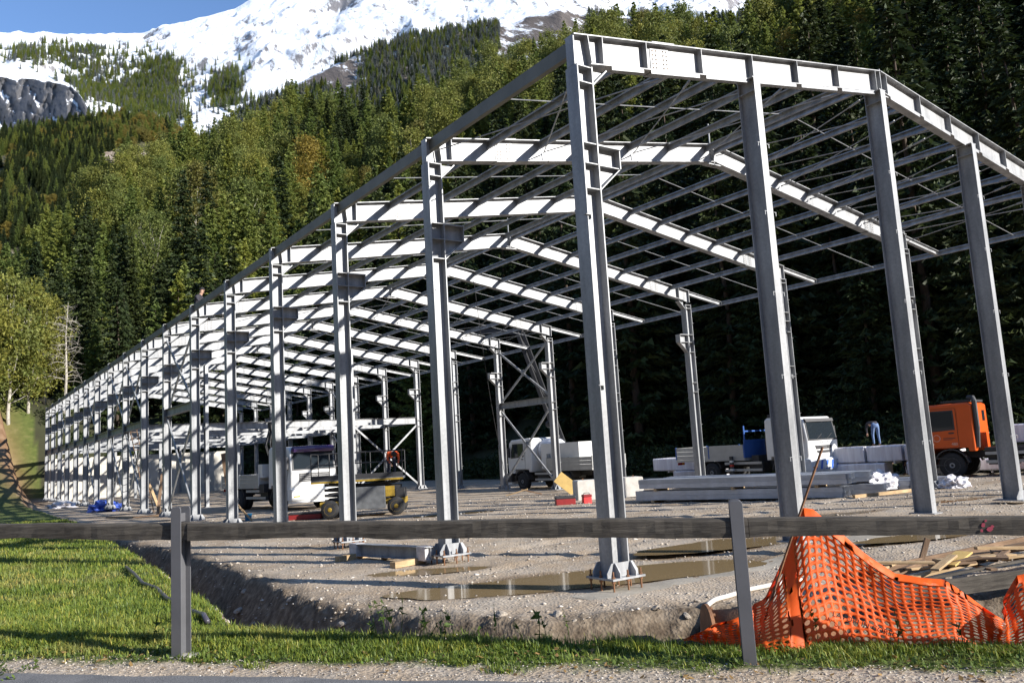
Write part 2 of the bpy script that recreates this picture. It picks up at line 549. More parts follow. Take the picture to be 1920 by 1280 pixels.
# road: asphalt sheet along the fence, in front of the verge
def build_road():
    m, nt, b = nodemat('asphalt')
    tc = N(nt, 'ShaderNodeTexCoord')
    v = N(nt, 'ShaderNodeTexVoronoi', Scale=130.0); nt.links.new(tc.outputs['Object'], v.inputs['Vector'])
    n = N(nt, 'ShaderNodeTexNoise', Scale=3.0, Detail=5.0); nt.links.new(tc.outputs['Object'], n.inputs['Vector'])
    c = mixc(nt, 1.0, ramp(nt, n.outputs[0], [(0.3, (0.10, 0.10, 0.10)), (0.7, (0.16, 0.155, 0.15))]), ramp(nt, v.outputs['Color'], [(0, (0.7,) * 3), (1, (1.5,) * 3)]), 'MULTIPLY')
    nt.links.new(c, b.inputs['Base Color']); b.inputs['Roughness'].default_value = 0.85
    bp = N(nt, 'ShaderNodeBump', Strength=0.4, Distance=0.01); nt.links.new(v.outputs['Distance'], bp.inputs['Height']); nt.links.new(bp.outputs[0], b.inputs['Normal'])
    ss = np.concatenate([np.arange(-40, -4, 4.0), np.arange(-4, 12, 0.08), np.arange(12, 60, 4.0)])
    edge = -0.66 + 0.10 * (fbm(ss * 2.2, ss * 0 + 3, 4) - 0.5)
    V = []; F = []
    for i, (s, e) in enumerate(zip(ss, edge)):
        for t in (e, e - 0.06, -3.2, -6.4):
            x, y = fpt(s, t)
            V.append((x, y, 0.375 - 0.018 * float(np.clip(s, -30, 30)) + (0.002 if t == e else 0.012 if t > -3 else 0.05 if t > -5 else 0.012)))
    for i in range(len(ss) - 1):
        for k in range(3):
            a = i * 4 + k
            F.append((a, a + 1, a + 5, a + 4))
    o = put('road', np_mesh('road', V, F, m, True, 4)); o['kind'] = 'structure'
build_road()

# puddles: level sheets of muddy water lying in the hollows of the ground
def build_puddles():
    m, nt, b = nodemat('muddy_water')
    b.inputs['Base Color'].default_value = (0.26, 0.185, 0.095, 1)
    b.inputs['Roughness'].default_value = 0.07
    b.inputs['IOR'].default_value = 1.33
    for (px, py, rx, ry, ro, dp) in PUDDLES:
        zc = gz(px, py)
        n = 48
        vs = [(0, 0, 0)]
        for k in range(n):
            th = 2 * math.pi * k / n
            q = 1.12 + 0.22 * (float(fbm(math.cos(th) * 2 + px, math.sin(th) * 2 + py, 3)) - .5) * 2
            u, v = rx * q * math.cos(th), ry * q * math.sin(th)
            vs.append((u * math.cos(ro) - v * math.sin(ro), u * math.sin(ro) + v * math.cos(ro), 0))
        mb = MB(); mb.add(vs, [(0, k + 1, (k + 1) % n + 1) for k in range(n)])
        o = mb.build('puddle', m, loc=(px, py, zc + dp * 0.72))
        o['kind'] = 'structure'
build_puddles()

STRIPM = mat('muddy_concrete', (0.30, 0.265, 0.21), 0.8, var=0.4, scale=1.1, bump=0.4, bscale=14)
CONC = mat('concrete', (0.40, 0.375, 0.33), 0.85, var=0.22, scale=2.0, bump=0.25, bscale=25)
def build_strip():
    # top of the strip foundation under the gable, half hidden by mud and water
    xs = np.arange(-0.75, 8.1, 0.2); ys_ = (-0.55, -0.40, -0.2, 0.0, 0.15)
    V = []; F = []
    for x in xs:
        j = 0.10 * (float(fbm(x * 1.3, 5.0, 4)) - .5)
        for k, y in enumerate(ys_):
            y = y + (j if k == 0 else 0)
            z = float(ground(np.array([x]), np.array([y]), detail=False)[0])
            V.append((x, y, z + (0.006 if k else -0.012)))
    n5 = len(ys_)
    for i in range(len(xs) - 1):
        for k in range(n5 - 1):
            a = i * n5 + k
            F.append((a, a + n5, a + n5 + 1, a + 1))
    o = put('foundation_strip', np_mesh('foundation_strip', V, F, STRIPM, False, 4)); o['kind'] = 'structure'
build_strip()

# ------------------------------------------------------------------ far hills and the snow mountain
def polar_sheet(name, a0, a1, da, r0, r1, nr, hf, mt):
    az = np.arange(a0, a1 + da, da); r = np.geomspace(r0, r1, nr)
    A, R = np.meshgrid(az, r, indexing='ij')
    X = CAM[0] + R * np.sin(np.radians(A)); Y = CAM[1] + R * np.cos(np.radians(A))
    Z = hf(A, R, X, Y)
    na, n2 = A.shape
    idx = np.arange(na * n2).reshape(na, n2)
    F = np.stack([idx[:-1, :-1], idx[:-1, 1:], idx[1:, 1:], idx[1:, :-1]], -1).reshape(-1, 4)
    o = put(name, np_mesh(name, np.stack([X, Y, Z], -1).reshape(-1, 3), F, mt, True, 4))
    o['kind'] = 'structure'
    return o

def prof(r, r0, r1, e):
    t = np.clip((r - r0) / (r1 - r0), 0, 1)
    return t ** 1.15 * e

B_AZ = [-12, 2.6, 4.3, 5.8, 8.5, 10.7, 12.7, 15.1, 16.5, 20]; B_EL = [.36, .385, .393, .403, .420, .422, .414, .395, .375, .30]
def hB(A, R, X, Y):
    H = np.interp(A, B_AZ, B_EL) * 820 - 14
    t = (R - 300) / 520
    z = np.where(t < 1, H * np.clip(t, 0, 1) ** 1.05, H * (1 - .25 * (t - 1)))
    return z + 26 * (fbm(X / 70, Y / 70, 4) - .5) * sstep(320, 420, R) * sstep(840, 640, R) + 8 * (fbm(X / 25, Y / 25, 3) - .5)
C_AZ = [8, 13.2, 15.4, 17.6, 20.9, 23.9, 28.6, 33, 36.5, 38, 40.1, 41.6, 44, 48, 60]; C_EL = [.36, .40, .413, .443, .478, .509, .541, .553, .556, .565, .572, .561, .552, .535, .50]
def hC(A, R, X, Y):
    H = np.interp(A, C_AZ, C_EL) * 1450 - 10
    t = (R - 650) / 800
    z = np.where(t < 1, H * np.clip(t, 0, 1) ** 1.05, H * (1 - .4 * (t - 1)))
    return z + 50 * (fbm(X / 130, Y / 130, 5) - .5) * sstep(660, 900, R) * sstep(1460, 1250, R) + 10 * (fbm(X / 30, Y / 30, 3) - .5)
D_AZ = [-16, 2.5, 5.4, 7.9, 10.7, 12.1, 14.5, 16.6, 17.7, 26.4, 38.5, 45, 60]; D_EL = [.47, .486, .496, .503, .515, .527, .545, .560, .575, .643, .68, .64, .58]
def hD(A, R, X, Y):
    H = np.interp(A, D_AZ, D_EL) * 3400
    t = (R - 1100) / 2300
    base = .30 * 1100
    z = np.where(t < 1, base + (H - base) * np.clip(t, 0, 1) ** 0.98, H * (1 - .5 * (t - 1)))
    rid = 1 - np.abs(2 * fbm(X / 420, Y / 420, 6) - 1) * 2
    rid2 = 1 - np.abs(2 * fbm(X / 110 + 5, Y / 110, 5) - 1) * 2
    w = sstep(1150, 1500, R) * sstep(3420, 3000, R)
    z = z + 75 * (rid - .55) * w + 20 * (rid2 - .5) * sstep(1150, 1500, R) * (0.25 + .75 * sstep(3420, 3000, R))
    return z

def snow_mat(name, rock, cover):
    m, nt, b = nodemat(name)
    tc = N(nt, 'ShaderNodeTexCoord')
    geo = N(nt, 'ShaderNodeNewGeometry')
    mp = N(nt, 'ShaderNodeMapping'); mp.inputs['Rotation'].default_value = (0, 0, .25); mp.inputs['Scale'].default_value = (1.5, .42, .42); nt.links.new(tc.outputs['Object'], mp.inputs[0])
    n1 = N(nt, 'ShaderNodeTexNoise', Scale=0.017, Detail=12.0, Roughness=0.7); nt.links.new(mp.outputs[0], n1.inputs['Vector'])
    n2 = N(nt, 'ShaderNodeTexNoise', Scale=0.045, Detail=14.0, Roughness=0.74); nt.links.new(mp.outputs[0], n2.inputs['Vector'])
    sep = N(nt, 'ShaderNodeSeparateXYZ'); nt.links.new(geo.outputs['Normal'], sep.inputs[0])
    ma = N(nt, 'ShaderNodeMath', operation='MULTIPLY_ADD'); nt.links.new(n1.outputs[0], ma.inputs[0]); ma.inputs[1].default_value = 0.55; nt.links.new(sep.outputs[2], ma.inputs[2])
    mb_ = N(nt, 'ShaderNodeMath', operation='MULTIPLY_ADD'); nt.links.new(n2.outputs[0], mb_.inputs[0]); mb_.inputs[1].default_value = 1.15; nt.links.new(ma.outputs[0], mb_.inputs[2])
    fac = ramp(nt, mb_.outputs[0], [(0, (0, 0, 0)), (1, (1, 1, 1))])
    mr = N(nt, 'ShaderNodeMapRange'); nt.links.new(mb_.outputs[0], mr.inputs[0])
    mr.inputs[1].default_value = cover; mr.inputs[2].default_value = cover + 0.10
    rc = ramp(nt, n2.outputs[0], [(0.3, tuple(c * .55 for c in rock)), (0.7, rock)])
    c = mixc(nt, mr.outputs[0], rc, (0.82, 0.84, 0.88))
    nt.links.new(c, b.inputs['Base Color'])
    b.inputs['Roughness'].default_value = 0.7
    bp = N(nt, 'ShaderNodeBump', Strength=0.9, Distance=9.0)
    nt.links.new(n2.outputs[0], bp.inputs['Height']); nt.links.new(bp.outputs[0], b.inputs['Normal'])
    return m
def rock_cliff():
    az = np.arange(-7, 8.6, .05); q = np.linspace(0, 1, 60)
    A, Q = np.meshgrid(az, q, indexing='ij')
    R = 1210 * np.exp(-2.0 * (A - 7.5) * .01745)
    top = .436 + .012 * (fbm(A * .9, A * 0 + 2, 4) - .5) - .05 * sstep(6.4, 8.6, A)
    E = .345 + (top - .345) * Q
    R = R + 60 * Q + 55 * (fbm(A * 1.8, Q * 4.5, 6) - .5) + 30 * np.floor(Q * 6 + 1.2 * fbm(A * .7, Q * 0, 3)) / 6
    X, Y = CAM[0] + R * np.sin(np.radians(A)), CAM[1] + R * np.cos(np.radians(A))
    Z = CAM[2] + E * R
    # ledge running back from the brink
    X = np.concatenate([X, X[:, -1:] + 260 * np.sin(np.radians(A[:, -1:]))], 1); Y = np.concatenate([Y, Y[:, -1:] + 260 * np.cos(np.radians(A[:, -1:]))], 1); Z = np.concatenate([Z, Z[:, -1:] + 60], 1)
    na, nq = X.shape; idx = np.arange(na * nq).reshape(na, nq)
    F = np.stack([idx[:-1, :-1], idx[:-1, 1:], idx[1:, 1:], idx[1:, :-1]], -1).reshape(-1, 4)
    o = put('rock_cliff', np_mesh('rock_cliff', np.stack([X, Y, Z], -1).reshape(-1, 3), F, snow_mat('cliff_rock', (0.12, 0.12, 0.13), 1.48), True, 4)); o['kind'] = 'structure'
FLOORM = mat('forest_floor', (0.055, 0.05, 0.03), 0.95, var=0.5, scale=0.05)
ROCKF = mat('pale_rock', (0.22, 0.18, 0.15), 0.9, var=0.4, scale=0.06)
def hill_mat():
    m, nt, b = nodemat('wooded_hill_floor')
    tc = N(nt, 'ShaderNodeTexCoord')
    n1 = N(nt, 'ShaderNodeTexNoise', Scale=0.018, Detail=6.0); nt.links.new(tc.outputs['Object'], n1.inputs['Vector'])
    n2 = N(nt, 'ShaderNodeTexNoise', Scale=0.2, Detail=5.0); nt.links.new(tc.outputs['Object'], n2.inputs['Vector'])
    fl = ramp(nt, n2.outputs[0], [(0.3, (0.03, 0.03, 0.016)), (0.7, (0.075, 0.07, 0.03))])
    rk = ramp(nt, n2.outputs[0], [(0.3, (0.14, 0.10, 0.075)), (0.7, (0.30, 0.25, 0.21))])
    c = mixc(nt, ramp(nt, n1.outputs[0], [(0.58, (0,) * 3), (0.62, (1,) * 3)]), fl, rk)
    nt.links.new(c, b.inputs['Base Color']); b.inputs['Roughness'].default_value = 0.95
    return m
rock_cliff()
polar_sheet('wooded_hill', -14, 21, 0.12, 290, 1100, 110, hB, hill_mat())
polar_sheet('wooded_ridge', 7, 62, 0.16, 640, 1900, 110, hC, snow_mat('ridge_snow', (0.16, 0.13, 0.11), 1.58))
polar_sheet('snow_mountain', -20, 62, 0.085, 1100, 4300, 240, hD, snow_mat('mountain_snow', (0.30, 0.285, 0.29), 1.32))

def hV(A, R, X, Y):
    t = (R - 500) / 900
    e = .36 + .05 * np.sin(np.radians(A * 3.1)) - .04 * np.exp(-((A - 138) / 30) ** 2)
    return np.clip(t, 0, 1) ** 1.1 * e * 1400 * sstep(55, 75, A) * sstep(352, 335, A) + 40 * (fbm(X / 120, Y / 120, 4) - .5) * np.clip(t, 0, 1)
polar_sheet('unseen_valley_side', 55, 352, 1.5, 500, 1900, 40, hV, FLOORM)  # unseen dark hills all round behind, added to cut the bright low sky

# ------------------------------------------------------------------ trees
BARK = mat('bark', (0.075, 0.055, 0.04), 0.95, var=0.4, scale=6, bump=0.6, bscale=20, stretch=(1, 1, .25))
BIRCHBARK = mat('pale_bark', (0.38, 0.35, 0.30), 0.9, var=0.45, scale=5, stretch=(1, 1, .6))
SPRUCE = foliage('spruce_needles', (0.020, 0.033, 0.012), (0.054, 0.070, 0.023), trans=0.2)
LARCH = foliage('larch_needles', (0.14, 0.18, 0.045), (0.26, 0.28, 0.078), trans=0.4)
LEAF = foliage('broad_leaves', (0.14, 0.165, 0.042), (0.265, 0.255, 0.072), trans=0.4)
GOLD = foliage('autumn_leaves', (0.16, 0.135, 0.035), (0.27, 0.21, 0.055), trans=0.4)
SNOWY = foliage('snow_dusted_needles', (0.05, 0.06, 0.05), (0.30, 0.31, 0.32), trans=0.1)

def sprays(P, D, L, W, droop, rng):
    """triangles from base points P along directions D"""
    n = len(P)
    D = D + np.array([0, 0, -1]) * droop[:, None]
    D /= np.linalg.norm(D, axis=1)[:, None]
    R = rng.normal(size=(n, 3)); S = np.cross(D, R); S /= np.linalg.norm(S, axis=1)[:, None] + 1e-9
    a = P + S * W[:, None] * .5; b = P - S * W[:, None] * .5; c = P + D * L[:, None]
    V = np.stack([a, b, c], 1).reshape(-1, 3)
    return V

def conifer(h, seed, rmax=.16, step=.036, droop=.35, sl=.55, sw=.24, ragged=.25, z0=.1, up=0.0, per=.34):
    rng = np.random.default_rng(seed)
    Ps, Ds, Ls, Ws, Dr = [], [], [], [], []
    z = z0 * h
    while z < .985 * h:
        f = 1 - z / h
        R = rmax * h * (f ** .8) * min(1, .55 + (z / h) * 3)
        nb = int(4 + 4 * f + rng.integers(0, 3))
        a0 = rng.random() * 6.28
        for k in range(nb):
            a = a0 + 6.283 * k / nb + rng.normal() * .25
            Lb = R * (1 - ragged + 2 * ragged * rng.random())
            if rng.random() < .07:
                continue
            m = int(Lb / per) + 2
            t = (np.arange(m) + rng.random(m)) / m
            t = .12 + .88 * t
            ca, sa = math.cos(a), math.sin(a)
            rr = Lb * t
            zz = z + rng.normal() * .012 * h - droop * Lb * t + (.30 + up) * Lb * t * t
            for side in (-1, 0, 1):
                ang = a + side * (.95 + .2 * rng.normal(size=m))
                Ps.append(np.stack([rr * ca, rr * sa, zz], 1) + rng.normal(size=(m, 3)) * .05)
                Ds.append(np.stack([np.cos(ang), np.sin(ang), np.full(m, .05 + up)], 1))
                Ls.append(sl * (.6 + .8 * rng.random(m)) * (1 if side == 0 else (1.15 - .6 * t)) * (.5 + .5 * f + .15))
                Ws.append(sw * (.7 + .6 * rng.random(m)))
                Dr.append(.25 + .5 * rng.random(m))
        z += step * h * (.75 + .5 * rng.random()) * (.45 + .55 * f + .1)
    P, D, L, W, dr = (np.concatenate(q) for q in (Ps, Ds, Ls, Ws, Dr))
    V = sprays(P, D, L, W, dr, rng)
    return V, np.arange(len(V)).reshape(-1, 3)

def broadleaf(h, seed, rx=.24, z0=.16, clumps=80, leaves=85, ls=.40, cl=.095):
    rng = np.random.default_rng(seed)
    Vs = []; limbs = []
    for i in range(clumps):
        u = rng.random(); th = rng.random() * 6.283
        zc = z0 + (1 - z0) * (u ** .85)
        prof_ = math.sin(math.pi * min(1, max(0.06, (zc - z0) / (1 - z0) * .86 + .1))) ** .7
        rr = rx * h * prof_ * math.sqrt(rng.random()) * 1.02
        c = np.array([rr * math.cos(th), rr * math.sin(th), zc * h])
        r = h * cl * (.6 + .8 * rng.random())
        n = int(leaves * (.6 + .7 * rng.random()))
        q = rng.normal(size=(n, 3)); q /= np.linalg.norm(q, axis=1)[:, None]
        q *= (r * rng.random(n) ** .45)[:, None] * np.array([1.15, 1.15, .75])
        P = c + q
        D = rng.normal(size=(n, 3)) + q / r * .8; D /= np.linalg.norm(D, axis=1)[:, None]
        Vs.append(sprays(P, D, ls * (.6 + .8 * rng.random(n)), ls * .7 * (.6 + .8 * rng.random(n)), np.full(n, .3), rng))
        if i % 4 == 0:
            limbs.append(c)
    V = np.concatenate(Vs)
    return V, np.arange(len(V)).reshape(-1, 3), limbs

def trunk_mesh(name, h, r, mt, limbs=(), seed=0, top=.95):
    rng = np.random.default_rng(seed)
    mb = MB()
    pts = []; rs = []
    for i in range(8):
        t = i / 7
        pts.append((rng.normal() * .012 * h * t, rng.normal() * .012 * h * t, -0.8 + (top * h + .8) * t)); rs.append(r * (1.25 if i == 0 else 1) * (1 - t) ** .9 + .015)
    mb.tube(pts, rs, 7)
    for c in limbs:
        zt = c[2] * (.45 + .3 * rng.random())
        mb.tube([(0, 0, zt), (c[0] * .5, c[1] * .5, zt + (c[2] - zt) * .42), tuple(c)], [r * .32, r * .18, .015], 5)
    return mb.mesh(name, mt, True)

SP = []
for i, (h, rm) in enumerate([(20, .19), (23, .165), (17, .21), (25, .155)]):
    V, F = conifer(h, 100 + i, rmax=rm, step=.031, sl=.72, sw=.36, z0=.04)
    SP.append((h, np_mesh('spruce_crown', V, F, SPRUCE), trunk_mesh('spruce_trunk', h, .2 + .004 * h, BARK, seed=i)))
LA = []
for i, (h, rm) in enumerate([(19, .21), (22, .18), (16, .24)]):
    V, F = conifer(h, 200 + i, rmax=rm, step=.032, droop=.25, sl=.62, sw=.36, ragged=.42, z0=.05, up=.12, per=.30)
    LA.append((h, np_mesh('larch_crown', V, F, LARCH), trunk_mesh('larch_trunk', h, .2 + .004 * h, BARK, seed=30 + i)))
BL = []
for i, (h, rx, mt, bk) in enumerate([(16, .26, LEAF, BARK), (19, .20, LEAF, BIRCHBARK), (14, .30, GOLD, BARK), (20, .17, GOLD, BIRCHBARK)]):
    V, F, lim = broadleaf(h, 300 + i, rx=rx)
    BL.append((h, np_mesh('leaf_crown', V, F, mt), trunk_mesh('leaf_trunk', h, .16 + .004 * h, bk, lim, seed=60 + i)))
V, F = conifer(18, 401, rmax=.16, step=.05, per=.5, sl=.9, sw=.45)
SNOWM = np_mesh('snowy_crown', V, F, SNOWY)
SNOWT = trunk_mesh('snowy_trunk', 18, .25, BARK, seed=91)

CROWN_OBJ = {}
def tree(kind, tpl, x, y, z, sc, rz, name, label, group, key=None):
    e = empty(name, (x, y, z), rz)
    e.scale = (sc * random.uniform(.9, 1.1), sc * random.uniform(.9, 1.1), sc)
    tag(e, label, 'tree', group)
    put('trunk', tpl[2], e)
    c = put('crown', tpl[1], e)
    CROWN_OBJ.setdefault(key, c)
    return e

def scatter(name, label, cat, pts, sc, rz, src):
    """stuff: a far wood, crowns of a tree of the scene set out on points"""
    me = bpy.data.meshes.new(name)
    pts = np.asarray(pts, np.float32)
    me.vertices.add(len(pts)); me.vertices.foreach_set('co', pts.ravel())
    for nm, a in (('sc', sc), ('rz', rz)):
        at = me.attributes.new(nm, 'FLOAT', 'POINT'); at.data.foreach_set('value', np.asarray(a, np.float32))
    o = put(name, me)
    o['kind'] = 'stuff'; o['label'] = label; o['category'] = cat
    ng = bpy.data.node_groups.new(name + '_nodes', 'GeometryNodeTree')
    ng.interface.new_socket('Geometry', in_out='INPUT', socket_type='NodeSocketGeometry')
    ng.interface.new_socket('Geometry', in_out='OUTPUT', socket_type='NodeSocketGeometry')
    gi = ng.nodes.new('NodeGroupInput'); go = ng.nodes.new('NodeGroupOutput')
    oi = ng.nodes.new('GeometryNodeObjectInfo'); oi.inputs['Object'].default_value = src; oi.inputs['As Instance'].default_value = True
    ip = ng.nodes.new('GeometryNodeInstanceOnPoints')
    a1 = ng.nodes.new('GeometryNodeInputNamedAttribute'); a1.data_type = 'FLOAT'; a1.inputs['Name'].default_value = 'sc'
    a2 = ng.nodes.new('GeometryNodeInputNamedAttribute'); a2.data_type = 'FLOAT'; a2.inputs['Name'].default_value = 'rz'
    cx = ng.nodes.new('ShaderNodeCombineXYZ'); cs = ng.nodes.new('ShaderNodeCombineXYZ')
    L = ng.links.new
    L(a2.outputs['Attribute'], cx.inputs[2])
    for k in range(3):
        L(a1.outputs['Attribute'], cs.inputs[k])
    L(gi.outputs[0], ip.inputs['Points']); L(oi.outputs['Geometry'], ip.inputs['Instance'])
    L(cx.outputs[0], ip.inputs['Rotation']); L(cs.outputs[0], ip.inputs['Scale'])
    L(ip.outputs[0], go.inputs[0])
    md = o.modifiers.new('scatter', 'NODES'); md.node_group = ng
    return o

def polar_xy(a, r):
    return CAM[0] + r * np.sin(np.radians(a)), CAM[1] + r * np.cos(np.radians(a))

def near_forest():
    rng = np.random.default_rng(5)
    step = 5.0
    gx, gy = np.meshgrid(np.arange(-45, 290, step), np.arange(-60, 330, step), indexing='ij')
    x = gx.ravel() + rng.uniform(-2.4, 2.4, gx.size); y = gy.ravel() + rng.uniform(-2.4, 2.4, gx.size)
    dx, dy = x - CAM[0], y - CAM[1]
    r = np.hypot(dx, dy); az = np.degrees(np.arctan2(dx, dy))
    rb = np.interp(az, H_AZ, H_RB); rc = np.interp(az, H_AZ, H_RC)
    ok = (az > -6) & (az < 98) & (r > rb + 3.0) & (r < rc + 22)
    ok &= ~((az < 5.6) & (r < 128))
    x, y, r, az = x[ok], y[ok], r[ok], az[ok]
    z = ground(x, y) - 0.3
    # mixture: dark spruce at the foot, extra on the right standing in for shade, more larch and broadleaf higher up and to the left
    nz = fbm(x / 45, y / 45, 3)
    t = (r - np.interp(az, H_AZ, H_RB)) / (np.interp(az, H_AZ, H_RC) - np.interp(az, H_AZ, H_RB))
    p = rng.random(len(x)) * .5 + nz * .9 + .25 * t + .22 * sstep(28, 36, az) * sstep(.45, .7, t) - .40 * sstep(26, 34, az) * sstep(.62, .35, t)
    kind = np.where(p > 1.02, 2, np.where(p > .68, 1, 0))
    kind = np.where((kind == 2) & (rng.random(len(x)) < .5), 1, kind)
    inview = (az > 1.5) & (az < 68.5)
    order = np.argsort(r + np.where(inview, 0, 1e4))
    ind = np.zeros(len(x), bool)
    cnt = [0, 0, 0]; lim = [130, 90, 50]
    for i in order:
        k = kind[i]
        if inview[i] and cnt[k] < lim[k]:
            ind[i] = True; cnt[k] += 1
    labs = [('spruce_tree', 'dark spruce at the foot of the steep wood behind the steel hall', 'spruces of the wood behind the hall'),
            ('larch_tree', 'yellow green larch in the steep wood behind the steel hall', 'larches of the wood behind the hall'),
            ('broadleaf_tree', 'round leafy tree turning yellow in the steep wood behind the hall', 'leafy trees of the wood behind the hall')]
    pools = [SP, LA, BL]
    stuff = {}
    for i in range(len(x)):
        k = int(kind[i]); v = int(rng.integers(0, len(pools[k])))
        if k == 2 and rng.random() < .88:
            v = v % 2
        sc = float(.62 + .62 * rng.random() ** 1.2) * (1.0 if k < 2 else 1.1)
        if az[i] < 12:
            sc *= .85
        if ind[i]:
            nm, lb, gr = labs[k]
            sect = ('left of the far hall end' if az[i] < 9 else 'behind the far half of the hall' if az[i] < 20 else 'behind the middle of the hall' if az[i] < 30 else 'behind the right hand columns' if az[i] < 42 else 'behind the white crane truck' if az[i] < 54 else 'behind the orange truck')
            row = 'front row' if r[i] < np.interp(az[i], H_AZ, H_RB) + 13 else 'inner'
            size = 'tall' if sc > .98 else 'small' if sc < .76 else 'middling'
            lb = f"{size} {row} {('dark spruce', 'yellow green larch', 'round leafy tree')[k]} of the wood {sect}"
            gr = lb.split(' ', 1)[1] + ', ' + size
            tree(k, pools[k][v], float(x[i]), float(y[i]), float(z[i]), sc, float(rng.random() * 6.28), nm, lb, gr, key=(k, v))
        else:
            stuff.setdefault((k, v), []).append((x[i], y[i], z[i], sc, rng.random() * 6.28))
    return stuff
STUFF = near_forest()

# leafy trees by the meadow left of the hall's far end
for (a, r, v, sc, lb) in [(2.3, 106, 0, .85, 'leftmost leafy tree above the meadow beyond the far hall end'),
                          (3.4, 108, 1, .86, 'pale trunked birch with yellow leaves above the meadow, left of the hall'),
                          (4.4, 110, 1, .80, 'slim birch standing in the middle of the meadow edge trees'),
                          (5.3, 112, 1, .68, 'thin green birch beside the bare tree left of the hall'),
                          (1.2, 112, 0, .8, 'broad leafy tree at the left picture edge above the meadow')]:
    x, y = polar_xy(a, r)
    tree(2, BL[v], x, y, gz(x, y) - .3, sc, a * 3, 'birch_tree' if v in (1, 3) else 'broadleaf_tree', lb, None, key=('m', v))
def bare_tree():
    x, y = polar_xy(6.3, 109)
    e = empty('bare_tree', (x, y, gz(x, y) - .2)); tag(e, 'leafless grey tree with spreading twigs left of the dark wood', 'tree')
    rng = np.random.default_rng(3)
    mb = MB(); mb.tube([(0, 0, -.5), (.2, 0, 5), (.1, .2, 10), (.3, .1, 14)], [.17, .14, .08, .02], 6)
    mb.build('trunk', BIRCHBARK, e)
    mb = MB()
    for i in range(60):
        z = rng.uniform(4.5, 13.5); a = rng.random() * 6.28; L = rng.uniform(1.5, 4.2) * (1.1 - z / 18)
        p0 = Vector((.15, .1, z)); d = Vector((math.cos(a), math.sin(a), rng.uniform(-.05, .45)))
        p1 = p0 + d * L * .5; p2 = p0 + d * L + Vector((0, 0, -.25 * L))
        mb.tube([p0, p1, p2], [.035, .025, .008], 4)
        for q in range(4):
            b0 = p1.lerp(p2, rng.random()); mb.tube([b0, b0 + Vector(rng.normal(size=3)) * .6], [.012, .005], 3)
    mb.build('crown', BIRCHBARK, e)
bare_tree()

names = {0: ('spruce_wood', 'dense dark spruce wood covering the steep slope behind the hall'), 1: ('larch_wood', 'yellow green larches mixed through the slope wood'), 2: ('leafy_wood', 'leafy autumn trees mixed through the slope wood')}
for (k, v), L in STUFF.items():
    A = np.array(L)
    src = CROWN_OBJ.get((k, v)) or CROWN_OBJ[(k, 0)]
    scatter(names[k][0], names[k][1], 'wood', A[:, :3], A[:, 3], A[:, 4], src)

